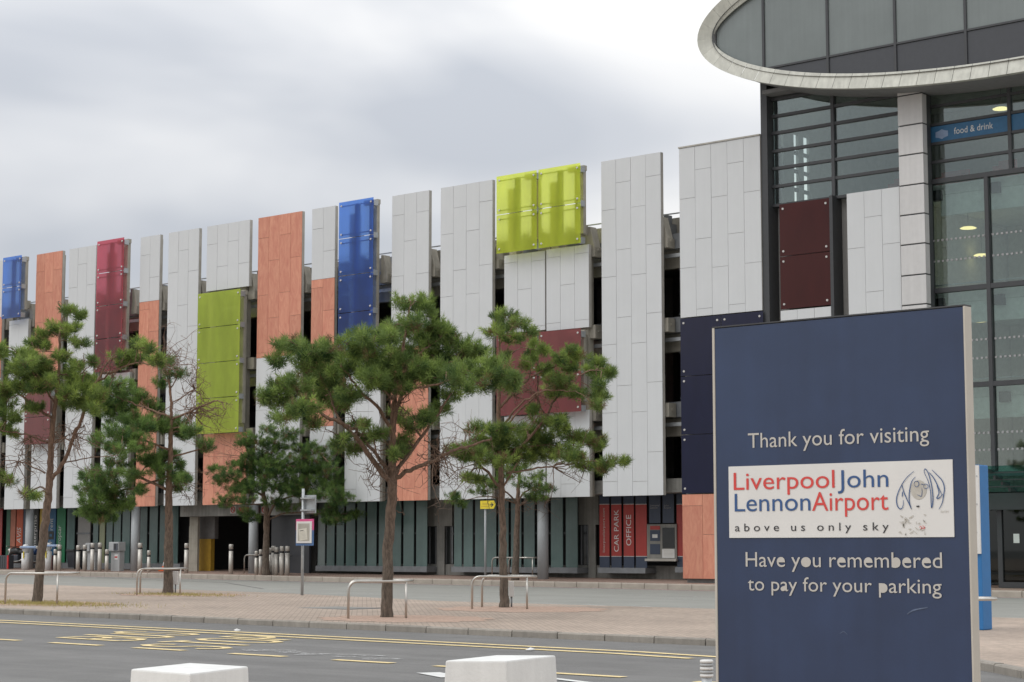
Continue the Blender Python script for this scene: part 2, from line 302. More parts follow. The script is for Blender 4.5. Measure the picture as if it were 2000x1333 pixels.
# ------------------------------------------------------------------ object helpers
def tag(o, label=None, cat=None, group=None, kind=None):
    if label: o['label'] = label
    if cat: o['category'] = cat
    if group: o['group'] = group
    if kind: o['kind'] = kind
    return o
def thing(name, loc, label, cat, group=None):
    o = bpy.data.objects.new(name, None); COL.objects.link(o); o.location = loc; o.empty_display_size = 0.2
    return tag(o, label, cat, group)
def origin(o):
    p = Vector((0, 0, 0))
    while o is not None: p = p + Vector(o.location); o = o.parent
    return p
class MB:
    """collects shapes in world metres, then links them as one mesh object"""
    def __init__(s): s.v = []; s.f = []; s.sm = []
    def add(s, vs, fs, smooth=False):
        k = len(s.v); s.v += [tuple(map(float, p)) for p in vs]; s.f += [tuple(i + k for i in f) for f in fs]; s.sm += [smooth] * len(fs); return s
    def box(s, x0, x1, y0, y1, z0, z1):
        return s.add([(x0, y0, z0), (x1, y0, z0), (x1, y1, z0), (x0, y1, z0), (x0, y0, z1), (x1, y0, z1), (x1, y1, z1), (x0, y1, z1)],
                     [(0, 3, 2, 1), (4, 5, 6, 7), (0, 1, 5, 4), (1, 2, 6, 5), (2, 3, 7, 6), (3, 0, 4, 7)])
    def cbox(s, c, d, ux, uy, h):
        """box on base centre c, half sizes d along unit plan vectors ux, uy, height h"""
        c = np.array(c); ux = np.array((*ux, 0.0)); uy = np.array((*uy, 0.0)); q = []
        for z in (0, h):
            for a, b in ((-1, -1), (1, -1), (1, 1), (-1, 1)): q.append(c + ux * a * d[0] + uy * b * d[1] + np.array((0, 0, z)))
        return s.add(q, [(0, 3, 2, 1), (4, 5, 6, 7), (0, 1, 5, 4), (1, 2, 6, 5), (2, 3, 7, 6), (3, 0, 4, 7)])
    def lathe(s, c, prof, n=16, smooth=True):
        c = np.array(c, float); q = []; fs = []
        for r, z in prof:
            for i in range(n):
                a = 2 * math.pi * i / n; q.append(c + (r * math.cos(a), r * math.sin(a), z))
        m = len(prof)
        for j in range(m - 1):
            for i in range(n): fs.append((j * n + i, j * n + (i + 1) % n, (j + 1) * n + (i + 1) % n, (j + 1) * n + i))
        s.add(q, fs, smooth); k = len(s.v) - m * n
        s.f.append(tuple(k + i for i in range(n - 1, -1, -1))); s.f.append(tuple(k + (m - 1) * n + i for i in range(n))); s.sm += [False, False]; return s
    def tube(s, path, rad, n=8, smooth=True):
        P = [np.array(p, float) for p in path]; rr = rad if hasattr(rad, '__len__') else [rad] * len(P)
        q = []; fs = []; prev = None
        for i, p in enumerate(P):
            d = P[min(i + 1, len(P) - 1)] - P[max(i - 1, 0)]; d = d / (np.linalg.norm(d) + 1e-9)
            if prev is None:
                a = np.array((0, 0, 1.0)) if abs(d[2]) < 0.9 else np.array((1.0, 0, 0))
            else: a = prev
            u = a - d * np.dot(a, d); u /= np.linalg.norm(u) + 1e-9; prev = u; w = np.cross(d, u)
            for k in range(n):
                t = 2 * math.pi * k / n; q.append(p + rr[i] * (math.cos(t) * u + math.sin(t) * w))
        for i in range(len(P) - 1):
            for k in range(n): fs.append((i * n + k, i * n + (k + 1) % n, (i + 1) * n + (k + 1) % n, (i + 1) * n + k))
        s.add(q, fs, smooth); b0 = len(s.v) - len(q)
        s.f.append(tuple(b0 + i for i in range(n - 1, -1, -1))); s.f.append(tuple(b0 + (len(P) - 1) * n + i for i in range(n))); s.sm += [False, False]; return s
    def prism(s, poly, z0, z1):
        """plan polygon with per-vertex or constant heights"""
        n = len(poly); a = [(x, y, z0 if not callable(z0) else z0(x, y)) for x, y in poly]; b = [(x, y, z1 if not callable(z1) else z1(x, y)) for x, y in poly]
        return s.add(a + b, [tuple(range(n - 1, -1, -1)), tuple(range(n, 2 * n))] + [(i, (i + 1) % n, n + (i + 1) % n, n + i) for i in range(n)])
    def vprism(s, poly, y0, y1):
        """x,z polygon extruded along y"""
        n = len(poly); a = [(x, y0, z) for x, z in poly]; b = [(x, y1, z) for x, z in poly]
        return s.add(a + b, [tuple(range(n)), tuple(range(2 * n - 1, n - 1, -1))] + [((i + 1) % n, i, n + i, n + (i + 1) % n) for i in range(n)])
    def quad(s, a, b, c, d): return s.add([a, b, c, d], [(0, 1, 2, 3)])
    def build(s, name, mt, parent=None, kind=None, bevel=0):
        me = bpy.data.meshes.new(name); off = origin(parent)
        me.from_pydata([(x - off.x, y - off.y, z - off.z) for x, y, z in s.v], [], s.f)
        me.polygons.foreach_set('use_smooth', s.sm); me.update()
        bm = bmesh.new(); bm.from_mesh(me); bmesh.ops.recalc_face_normals(bm, faces=bm.faces)
        if bevel: bmesh.ops.bevel(bm, geom=bm.edges[:], offset=bevel, segments=2, affect='EDGES', profile=0.6)
        bm.to_mesh(me); bm.free()
        me.materials.append(MATS[mt]); o = bpy.data.objects.new(name, me); COL.objects.link(o); o.parent = parent
        if kind: o['kind'] = kind
        return o
def bx(name, mt, parent, *a, **k): return MB().box(*a).build(name, mt, parent, **k)
def copy_tree(o, parent=None, loc=None):
    c = o.copy(); COL.objects.link(c); c.parent = parent
    if loc is not None: c.location = loc
    for ch in list(o.children): copy_tree(ch, c)
    return c

def text_mesh(body, spacing=1.0):
    cu = bpy.data.curves.new('lettering', 'FONT'); cu.body = body; cu.space_character = spacing; cu.resolution_u = 4
    ob = bpy.data.objects.new('lettering', cu); me = bpy.data.meshes.new_from_object(ob)
    v = np.array([p.co[:] for p in me.vertices]); f = [tuple(p.vertices) for p in me.polygons]
    bpy.data.objects.remove(ob); bpy.data.curves.remove(cu); bpy.data.meshes.remove(me)
    return v, f
CAP = None
def lettering(body, mt, parent, O, ux, uy, width, cap, spacing=1.0, fill=(), name='lettering', by_bbox=None, label=None, slant=0.0):
    """flat letters: left end of the baseline at O, ux along the words, uy up the letters; cap = height of a capital in metres"""
    global CAP
    if CAP is None:
        cv, _ = text_mesh('H'); CAP = cv[:, 1].max() - cv[:, 1].min()
    v, f = text_mesh(body, spacing)
    sx = width / (v[:, 0].max() - v[:, 0].min()); sy = cap / CAP
    y0 = 0.0
    if by_bbox: sy = by_bbox / (v[:, 1].max() - v[:, 1].min()); y0 = v[:, 1].min()
    x0 = v[:, 0].min(); O = np.array(O, float); ux = np.array(ux, float); uy = np.array(uy, float)
    f = list(f)
    if fill:
        from collections import defaultdict
        ec = defaultdict(int)
        # weld by position so that boundary edges are true outlines
        key = {}; idx = []
        for p in v: idx.append(key.setdefault((round(p[0], 5), round(p[1], 5)), len(key)))
        pos = [None] * len(key)
        for i, k in enumerate(idx): pos[k] = v[i]
        for a in f:
            w = [idx[i] for i in a]
            for i in range(len(w)): ec[(min(w[i], w[i - 1]), max(w[i], w[i - 1]))] += 1
        nb = defaultdict(list)
        for (a, bb), c in ec.items():
            if c == 1: nb[a].append(bb); nb[bb].append(a)
        seen = set(); loops = []
        for st in nb:
            if st in seen: continue
            lp = [st]; seen.add(st); cur = st
            while True:
                nx = [q for q in nb[cur] if q not in seen]
                if not nx: break
                cur = nx[0]; seen.add(cur); lp.append(cur)
            loops.append(lp)
        bbs = [(min(pos[i][0] for i in l), max(pos[i][0] for i in l), min(pos[i][1] for i in l), max(pos[i][1] for i in l)) for l in loops]
        holes = [i for i, q in enumerate(bbs) if any(j != i and w[0] < q[0] and w[1] > q[1] and w[2] < q[2] and w[3] > q[3] for j, w in enumerate(bbs))]
        holes.sort(key=lambda i: bbs[i][0])
        vv = [tuple(p) for p in v]
        for k in fill:
            if k < len(holes):
                l = loops[holes[k]]; n0 = len(vv); vv += [tuple(pos[i]) for i in l]; f.append(tuple(range(n0, n0 + len(l))))
        v = np.array(vv)
    P = [O + ux * ((p[0] - x0 + slant * (p[1])) * sx) + uy * ((p[1] - y0) * sy) for p in v]
    mb = MB(); mb.add(P, f)
    ob = mb.build(name, mt, parent)
    if label: ob['label'] = label
    return ob

# ================================================================== GROUND
def sheet(name, poly, mt, dz, kind='structure', label=None, cat=None):
    mb = MB(); mb.add([(x, y, zg(x) + dz) for x, y in poly], [tuple(range(len(poly)))])
    o = mb.build(name, mt); o['kind'] = kind
    return tag(o, label, cat)
sheet('ground', [(-400, -250), (300, -250), (300, 450), (-400, 450)], 'ground', -0.03)
sheet('road', [(-160, 9.4), (60, 9.4), (60, 34.2), (-160, 37.5)], 'asphalt', 0.0)
sheet('service_road', [(-160, 33.0), (60, 33.0), (60, 49.2), (-160, 49.2)], 'asphalt_pale', 0.004)

ISL = 0.10
kerb_line = [(-90, 22.9), (-15.6, 22.9), (-13.6, 22.6), (-12.0, 21.9), (-10.6, 20.8), (-9.4, 19.6), (-8.0, 18.4), (-6.2, 17.6), (-4, 17.2), (30, 17.0)]
island_poly = [(x, y + 0.13) for x, y in kerb_line] + [(30, 33.4), (-24, 33.3), (-30.5, 33.0), (-38, 35.0), (-52, 36.3), (-90, 36.6)]
island = MB().prism(island_poly, lambda x, y: zg(x) - 0.02, lambda x, y: zg(x) + ISL).build('pavement', 'brick_paving', kind='structure')
PAV = lambda x, y: zg(x) + 0.18 + 0.025 * (y - 49.2)
MB().prism([(-100, 49.2), (60, 49.2), (60, 57), (-100, 57)], lambda x, y: zg(x) - 0.02, PAV).build('pavement', 'brick_paving_red', kind='structure')
MB().prism([(-160, -60), (60, -60), (60, 11.9), (-12.5, 11.9), (-15.5, 9.6), (-160, 9.6)], lambda x, y: zg(x) - 0.02, lambda x, y: zg(x) + 0.1).build('pavement', 'brick_paving', kind='structure')

def kerb_run(line, depth_w, h, mt, vis, stone=0.914, gap=0.02, side=1):
    """kerb stones laid end to end along a polyline"""
    root = bpy.data.objects.new('kerb', None); COL.objects.link(root); root['kind'] = 'structure'; root.location = (line[0][0], line[0][1], 0)
    L_ = [np.array(p) for p in line]; seg = [np.linalg.norm(L_[i + 1] - L_[i]) for i in range(len(L_) - 1)]; cum = np.concatenate([[0], np.cumsum(seg)])
    def at(s):
        i = min(int(np.searchsorted(cum, s, 'right')) - 1, len(seg) - 1); i = max(i, 0)
        return L_[i] + (L_[i + 1] - L_[i]) * ((s - cum[i]) / seg[i])
    s = 0.0; rest = MB()
    while s + stone < cum[-1]:
        a = at(s + gap); b = at(s + stone); d = (b - a) / np.linalg.norm(b - a); nrm = np.array((-d[1], d[0])) * side
        jz = random.uniform(-0.004, 0.004); c = a + nrm * depth_w; e_ = b + nrm * depth_w; f0 = a + nrm * 0.02; f1 = b + nrm * 0.02
        za = zg(a[0]); zb = zg(b[0])
        vs_ = [(a[0], a[1], za - 0.05), (b[0], b[1], zb - 0.05), (b[0], b[1], zb + h * 0.8 + jz), (a[0], a[1], za + h * 0.8 + jz),
               (f1[0], f1[1], zb + h + jz), (f0[0], f0[1], za + h + jz), (e_[0], e_[1], zb + h + jz), (c[0], c[1], za + h + jz), (e_[0], e_[1], zb - 0.05), (c[0], c[1], za - 0.05)]
        fs_ = [(0, 1, 2, 3), (3, 2, 4, 5), (5, 4, 6, 7), (7, 6, 8, 9), (0, 3, 5, 7, 9), (1, 8, 6, 4, 2)]
        if vis[0] < a[0] < vis[1]: MB().add(vs_, fs_).build('kerb_stone', mt, root)
        else: rest.add(vs_, fs_)
        s += stone
    if rest.v: rest.build('kerb_stones_beyond', mt, root, kind='stuff')
    return root
kerb_run(kerb_line, 0.127, ISL + 0.004, 'kerb_stone', (-36, -5))
kerb_run([(-95, 49.05), (40, 49.05)], 0.148, 0.186, 'kerb_far', (-70, -22))

# painted lines
def stripe(name, pts, w, mt, dz=0.008):
    P = [np.array(p) for p in pts]; a = []; b = []
    for i, p in enumerate(P):
        d = P[min(i + 1, len(P) - 1)] - P[max(i - 1, 0)]; d = d / np.linalg.norm(d); n_ = np.array((-d[1], d[0])) * w / 2
        a.append(p + n_); b.append(p - n_)
    mb = MB()
    for i in range(len(P) - 1):
        q = [a[i], a[i + 1], b[i + 1], b[i]]; mb.add([(x, y, zg(x) + dz) for x, y in q], [(0, 1, 2, 3)])
    o = mb.build(name, mt); o['kind'] = 'structure'; return o
for off, mt in ((2.0, 'yellow_paint'), (2.52, 'yellow_paint')):
    pts = []
    for i, p in enumerate(kerb_line[:-1]):
        a = np.array(kerb_line[max(i - 1, 0)]); b_ = np.array(kerb_line[i + 1]); d = (b_ - a) / np.linalg.norm(b_ - a)
        pts.append(np.array(p) + np.array((d[1], -d[0])) * off)
    pts = pts[:2] + [(-11, 20.95 - (off - 2.0)), (4, 21.0 - (off - 2.0) - 2.0)] if False else pts[:3]
    stripe('yellow_line', pts, 0.17, mt)
for x0, x1 in ((-29.1, -28.1), (-27.1, -26.1), (-25.1, -24.0), (-23.19, -22.06), (-21.29, -20.25), (-19.3, -18.28), (-17.36, -16.37), (-15.65, -14.6), (-13.95, -12.86), (-11.9, -11.0)):
    stripe('yellow_dash', [(x0, 16.88), (x1, 16.9)], 0.16, 'yellow_paint')
stripe('pink_line', [(-95, 48.72), (40, 48.72)], 0.12, 'pink_paint', 0.009)
stripe('white_line', [(-14.9, 15.95), (-14.2, 15.6)], 0.28, 'white_paint')
stripe('white_line', [(-13.4, 16.25), (-12.3, 15.85)], 0.12, 'white_paint')
for x0, x1, y0 in ((-33, -26.5, 43.0), (-30, -24, 41.0), (-36, -32, 38.6), (-40, -37.5, 38.9), (-45, -42.5, 39.6), (-50, -48, 41)):
    stripe('worn_white_line', [(x0, y0), (x1, y0 + 0.05)], 0.14, 'worn_white', 0.009)
for i in range(9):
    x = -34.5 + i * 1.25; stripe('worn_white_line', [(x, 35.2 + 0.1 * i), (x + 0.75, 34.9 + 0.1 * i)], 0.16, 'worn_white', 0.009)
stripe('tar_joint', [(-62, 47.2), (-52, 45.2), (-44.5, 40.2)], 0.10, 'asphalt', 0.008)
def road_words(body, O, ux, width, cap):
    ux = np.array(ux); ux = ux / np.linalg.norm(ux)
    o = lettering(body, 'yellow_paint', None, (O[0], O[1], 0), (ux[0], ux[1], 0), (-1, 0, 0), width, cap, name='road_lettering')
    for v in o.data.vertices: v.co.z = zg(v.co.x) + 0.008
    o['kind'] = 'structure'
GLY = {'B': [[(0, 0), (0, 1), (.6, 1), (.95, .88), (.95, .68), (.6, .54), (0, .54)], [(.6, .54), (1, .42), (1, .14), (.6, 0), (0, 0)]], 'U': [[(0, 1), (0, .2), (.25, 0), (.75, 0), (1, .2), (1, 1)]],
       'S': [[(1, .85), (.75, 1), (.25, 1), (0, .85), (0, .65), (.25, .53), (.75, .47), (1, .35), (1, .15), (.75, 0), (.25, 0), (0, .15)]], 'T': [[(0, 1), (1, 1)], [(.5, 1), (.5, 0)]],
       'O': [[(.3, 0), (0, .2), (0, .8), (.3, 1), (.7, 1), (1, .8), (1, .2), (.7, 0), (.3, 0)]], 'P': [[(0, 0), (0, 1), (.65, 1), (1, .88), (1, .62), (.65, .48), (0, .48)]]}
for ch, x_top, x_bot, y0, y1 in (('B', -24.32, -22.84, 17.85, 18.42), ('U', -24.76, -23.18, 18.68, 19.2), ('S', -25.14, -23.52, 19.45, 19.98), ('S', -21.75, -20.27, 17.3, 17.8), ('T', -22.2, -20.6, 18.05, 18.6), ('O', -22.45, -20.95, 18.85, 19.42), ('P', -22.75, -21.26, 19.72, 20.2)):
    mb = MB(); V0 = []
    for st_ in GLY[ch]:
        P = [np.array((x_bot + (x_top - x_bot) * v, y0 + (y1 - y0) * u)) for u, v in st_]; a = []; b_ = []
        for i, p in enumerate(P):
            d = P[min(i + 1, len(P) - 1)] - P[max(i - 1, 0)]; d = d / (np.linalg.norm(d) + 1e-9); n_ = np.array((-d[1], d[0])) * 0.075; a.append(p + n_); b_.append(p - n_)
        n0 = len(P); mb.add([(x, y, zg(x) + 0.008 + 0.0006 * len(V0)) for x, y in a + b_], [(i, i + 1, n0 + i + 1, n0 + i) for i in range(n0 - 1)]); V0.append(1)
    mb.build('road_letter', 'yellow_paint', kind='structure')
for pts in ([(-19.7, 17.45), (-18.9, 17.75)], [(-19.9, 17.6), (-19.2, 17.95)], [(-19.1, 17.5), (-17.4, 17.85)], [(-18.5, 17.2), (-18.2, 17.7)], [(-18.6, 17.45), (-18.3, 17.5)], [(-17.9, 17.35), (-16.9, 17.6)], [(-17.2, 17.2), (-16.8, 17.55)], [(-16.0, 17.5), (-14.9, 17.75)], [(-15.6, 17.25), (-14.7, 17.5)]):
    stripe('worn_white_mark', pts, 0.09, 'worn_white')

# tree pits with loose gravel
def pit(cx, cy, rx, ry, who):
    n = 40; a = [(cx + rx * math.cos(2 * math.pi * i / n) * (1 + 0.12 * math.sin(i * 1.7)), cy + ry * math.sin(2 * math.pi * i / n) * (1 + 0.1 * math.sin(i * 2.3))) for i in range(n)]
    sheet('gravel', a, 'gravel', ISL + 0.004, kind='stuff', label='loose reddish gravel round the foot of the ' + who, cat='gravel')
pit(-23.9, 25.0, 1.6, 1.5, 'tallest central pine'); pit(-25.6, 30.2, 1.8, 1.7, 'slim pine'); pit(-35.1, 25.4, 1.9, 1.3, 'leftmost pine'); pit(-38.5, 32.0, 1.7, 1.5, 'pine with dead twigs')
for x_, y_, n_ in ((-28.6, 28.0, 1),):
    t_ = thing('drain_cover', (x_, y_, zg(x_) + ISL), 'rectangular dark metal drain cover set in the brick paving', 'drain cover')
    z_ = zg(x_) + ISL
    MB().box(x_ - 0.75, x_ + 0.75, y_ - 0.55, y_ + 0.55, z_ - 0.02, z_ + 0.006).build('frame', 'steel_grey', t_)
    for i in range(2):
        MB().box(x_ - 0.69 + i * 0.7, x_ - 0.01 + i * 0.7, y_ - 0.5, y_ + 0.5, z_, z_ + 0.012).build('cover_plate', 'concrete_grey', t_)

# ================================================================== CAR PARK BUILDING
D = 50.0; GL = 0.43
ZT, ZB = 14.34, 3.14
FLOORS = (5.94, 8.71, 11.47)
X_L, X_R = -84.0, -36.0
cp = thing('car_park_building', (-55, 50, 0.4), 'multi-storey car park clad in white, copper and coloured glass panels', 'building')

PMAT = {'B': 'pane_blue', 'R': 'pane_red', 'G': 'pane_green', 'L': 'pane_lime', 'M': 'pane_maroon', 'N': 'pane_navy', 'O': 'pane_oxblood'}
def zpx(x, y, Y=D): return float(onY(x, y, Y)[2])
def xpx(x, y, Y=D): return float(onY(x, y, Y)[0])
JA, JB, JS = 0.78, 1.72, 2.26
def boards(root, xl, xr, z0, z1, ncol, par, kind, Y=D, ztop=ZT):
    """one slab of cladding: a carrier with separate boards on its face"""
    name = 'white_cladding_panel' if kind == 'W' else 'copper_cladding_panel'
    sl = bx(name, 'slab_edge', root, xl + 0.004, xr - 0.004, Y + 0.022, Y + 0.15, z0 + 0.004, z1 - 0.004)
    w = (xr - xl) / ncol; g = 0.005
    for c in range(ncol):
        a = (JA if (c + par) % 2 == 0 else JB) + random.uniform(-0.05, 0.05); cuts = [z1]
        z = ztop - a
        while z > z0 + 0.15:
            if z < z1 - 0.15: cuts.append(z)
            z -= JS
        cuts.append(z0)
        for i in range(len(cuts) - 1):
            jy = random.uniform(-0.003, 0.003)
            bx('board', 'white_board' if kind == 'W' else 'copper_board', sl, xl + c * w + g, xl + (c + 1) * w - g, Y - 0.004 + jy, Y + 0.0225, cuts[i + 1] + g, cuts[i] - g)
    return sl
def glass_screen(root, xl, xr, z0, z1, rows, kind, cols=1, Y=D - GL, dark_from=None, post=True):
    """coloured sheets held off by bolts on a centre post with arms"""
    br = MB(); w = (xr - xl) / cols; h = (z1 - z0) / rows
    for c in range(cols):
        cx_ = xl + (c + 0.46) * w
        if post: br.box(cx_ - 0.09, cx_ + 0.09, Y + 0.13, Y + 0.26, z0 + 0.22, z1 - 0.12)
        for r in range(rows):
            for zz in (z0 + r * h + 0.16, z0 + (r + 1) * h - 0.16):
                if post: br.box(xl + c * w + 0.10, xl + (c + 1) * w - 0.10, Y + 0.085, Y + 0.128, zz - 0.014, zz + 0.014)
    if post: bx('screen_post', 'concrete', root, xr - 0.44, xr - 0.10, D - 0.16, D - 0.008, z0 + 0.38, z1 - 0.22); bx('screen_post_cap', 'concrete', root, xr - 0.72, xr - 0.06, D - 0.18, D - 0.008, z1 - 0.215, z1 - 0.04)
    scr = br.build('screen_bracket', 'steel_grey', root) if post else bpy.data.objects.new('screen', None)
    if not post: COL.objects.link(scr); scr.parent = root
    for c in range(cols):
        for r in range(rows):
            gp = bx('glass_pane', PMAT[kind], scr, xl + c * w + 0.012, xl + (c + 1) * w - 0.012, Y, Y + 0.018, z0 + r * h + 0.012, z0 + (r + 1) * h - 0.012)
            gp.data.materials.append(MATS['pane_back'])
            for pf in gp.data.polygons:
                if pf.normal.y > -0.5: pf.material_index = 1
    bo = MB()
    for c in range(cols):
        for r in range(rows):
            for zz in (z0 + r * h + 0.16, z0 + (r + 1) * h - 0.16):
                for xx in (xl + c * w + 0.14, xl + (c + 1) * w - 0.14):
                    bo.tube([(xx, Y - 0.022, zz), (xx, Y + 0.09, zz)], 0.036, 8)
    bo.build('fixing_bolts', 'bolt', scr, kind='stuff')
    pl = MB()
    for r in range(rows + 1):
        zz = z0 + r * h; zz = min(max(zz, z0 + 0.12), z1 - 0.2)
        pl.box(xr - 0.16, xr - 0.015, Y + 0.03, Y + 0.26, zz - 0.10, zz + 0.10)
    if post: pl.build('edge_plates', 'galvanised', scr, kind='stuff')

# (left px, right px, y they were read at, columns, parity, segments from the top: kind, y top, y bottom [, rows])
UNITS = [
    (-66, 7, 509, 3, 1, [('W', None, 630), ('C', 630, 745), ('W', 745, None)]),
    (22, 59, 500, 2, 0, [('B', 504, 624, 2), ('W', 628, None)]),
    (72, 122, 497, 3, 0, [('C', None, 760), ('M', 763, 869, 2), ('W', 869, None)]),
    (136, 188, 487, 3, 1, [('W', None, None)]),
    (206, 259, 470, 3, 0, [('R', 472, 728, 4), ('W', 732, None)]),
    (275, 313, 463, 2, 0, [('W', None, 592), ('C', 592, None)]),
    (330, 389, 455, 3, 1, [('W', None, None)]),
    (405, 488, 440, 4, 0, [('W', None, 571), ('G', 574, 849, 4), ('C', 849, None)]),
    (505, 590, 425, 4, 0, [('C', None, 701), ('W', 701, None)]),
    (610, 655, 409, 2, 0, [('W', None, 549), ('C', 549, 835), ('W', 835, None)]),
    (678, 746, 395, 3, 1, [('B', 396, 686, 4), ('W', 690, None)]),
    (766, 838, 382, 3, 0, [('W', None, 682), ('C', 682, None)]),
    (861, 962, 367, 4, 1, [('W', None, None)]),
    (985, 1064.5, 500, 3, 0, [('L', 345, 497, 2), ('W', 501, 653), ('M', 655, 813, 2), ('W', 815, None)]),
    (1067, 1150, 500, 3, 0, [('L', 333, 491, 2), ('W', 489, 648), ('M', 648, 808, 2), ('W', 806, None)]),
    (1174, 1290, 306, 4, 1, [('W', None, None)]),
]
corbel_me = None
edges = []
for (pl_, pr_, py_, nc, par, segs) in UNITS:
    xl, xr = xpx(pl_, py_), xpx(pr_, py_); edges.append((xl, xr)); wid = xr - xl
    has_top_glass = False
    for sg in segs:
        k = sg[0]
        if k in 'WC':
            z1 = ZT if sg[1] is None else zpx(pl_ - 8, sg[1]); z0 = ZB if sg[2] is None else zpx(pl_ - 8, sg[2])
            boards(cp, xl, xr, z0, z1, nc, par, k)
        else:
            Y = D - GL; gx = pl_ - 16
            z1, z0 = zpx(gx, sg[1], Y), zpx(gx, sg[2], Y)
            if k == 'L': z1, z0 = zpx(970, 345, Y), zpx(970, 497, Y)
            if k == 'M' and pl_ > 900: z1, z0 = zpx(970, 656, Y), zpx(970, 814, Y)
            glass_screen(cp, xl, xr, z0, z1, sg[3], k)
    # concrete post behind the right edge, with a cap arm
    pt = ZT - 0.12; gl_u = any(sg[0] in 'BRLMG' for sg in segs) and segs[0][0] not in 'WC'; xr0 = xr; xr = xr - 0.1 if gl_u else xr - 0.30
    if gl_u:
        gz = zpx(pl_ - 16, segs[0][2], D - GL); po = MB().box(xr - 0.36, xr - 0.05, D + 0.155, D + 0.44, ZB + 0.02, gz)
        bx('corbel_arm', 'concrete', cp, xr - 0.34, xr - 0.12, D - 0.007, D + 0.25, gz + 0.45, gz + 0.8)
    else: po = MB(); po.box(xr - 0.36, xr - 0.05, D + 0.155, D + 0.44, ZB + 0.02, pt - 0.22); po.box(xr - 0.62, xr - 0.03, D + 0.155, D + 0.43, pt - 0.22, pt)
    po.build('concrete_post', 'concrete', cp)
    if wid > 1.6: bx('concrete_post', 'concrete', cp, xl + 0.1, xl + 0.42, D + 0.155, D + 0.5, ZB + 0.02, pt - 0.3)
    xr = xr0
    for fi, zf in enumerate(FLOORS):
        mb = MB(); top = zf + (0.18 if fi < 2 else 0.05)
        mb.box(xr - 0.30, xr + 0.09, D + 0.22, D + 0.62, zf - 0.27, top)
        if fi == 2: mb.vprism([(xr - 0.26, top), (xr + 0.06, top), (xr - 0.14, top + 0.72), (xr - 0.26, top + 0.72)], D + 0.24, D + 0.58)
        mb.tube([(xr + 0.06, D + 0.42, zf - 0.03), (xr + 0.11, D + 0.42, zf - 0.03)], 0.05, 8)
        mb.build('corbel', 'concrete', cp)
# floors, beams, screens of mesh between the panels
for fi, zf in enumerate(FLOORS):
    bx('steel_beam', 'steel_grey', cp, X_L, X_R, D + 0.66, D + 0.82, zf - 0.26, zf + 0.24)
    bx('steel_beam', 'galvanised', cp, X_L, X_R, D + 0.54, D + 0.655, zf - 0.56, zf - 0.44)
    bx('floor_slab', 'concrete_grey', cp, X_L, X_R, D + 1.22, D + 17, zf - 0.24, zf + 0.02)
    bx('edge_beam', 'concrete', cp, X_L, X_R, D + 0.95, D + 1.2, zf - 0.86, zf - 0.28)
bx('parapet', 'concrete', cp, X_L, X_R, D + 1.25, D + 1.5, 11.52, 12.35)
bx('floor_slab', 'concrete_grey', cp, X_L, X_R, D + 0.56, D + 17, ZB + 0.105, ZB + 0.195)
bx('edge_beam', 'concrete_grey', cp, X_L, X_R, D + 0.56, D + 0.8, ZB + 0.2, ZB + 0.55)
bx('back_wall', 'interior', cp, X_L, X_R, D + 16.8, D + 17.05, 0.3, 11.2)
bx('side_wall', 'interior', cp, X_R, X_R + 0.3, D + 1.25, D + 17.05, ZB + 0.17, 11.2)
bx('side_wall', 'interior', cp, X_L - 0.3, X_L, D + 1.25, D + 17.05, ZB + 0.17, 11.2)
bx('guard_rail', 'galvanised', cp, X_L, X_R, D + 1.4, D + 1.44, 12.52, 12.56)
for i in range(16): bx('interior_column', 'concrete_grey', cp, X_L + 3 + i * 3.1, X_L + 3.4 + i * 3.1, D + 6, D + 6.4, ZB + 0.17, 11.2)
gaps = [(edges[i][1], edges[i + 1][0]) for i in range(len(edges) - 1)] + [(edges[-1][1], xpx(1326, 290))]
for xa, xb in gaps:
    if xb - xa < 0.12: continue
    for zf in FLOORS:
        z1 = zf - 0.87; z0 = zf - 2.42
        xa_, xb_ = xa - 0.02, xb + 0.75
        g_ = bx('mesh_screen', 'wire_mesh', cp, xa_, xb_, D + 1.02, D + 1.03, z0, z1)
        MB().box(xa_, xb_, D + 0.99, D + 1.05, z1 - 0.05, z1).box(xa_, xb_, D + 0.99, D + 1.05, z0, z0 + 0.05).box(xb_ - 0.3, xb_ - 0.26, D + 0.985, D + 1.055, z0 + 0.055, z1 - 0.055).build('frame', 'steel_grey', g_)
    bx('steel_post', 'steel_grey', cp, xb - 0.02, xb + 0.10, D + 0.42, D + 0.535, ZB + 0.2, 11.7)
for i in range(24):
    xx = X_L + 1 + i * 2.0
    MB().box(xx, xx + 0.35, D + 0.85, D + 1.2, 11.75, 12.1).box(xx + 0.08, xx + 0.24, D + 0.85, D + 1.1, 12.1, 12.4).build('roof_bracket', 'steel_grey', cp)

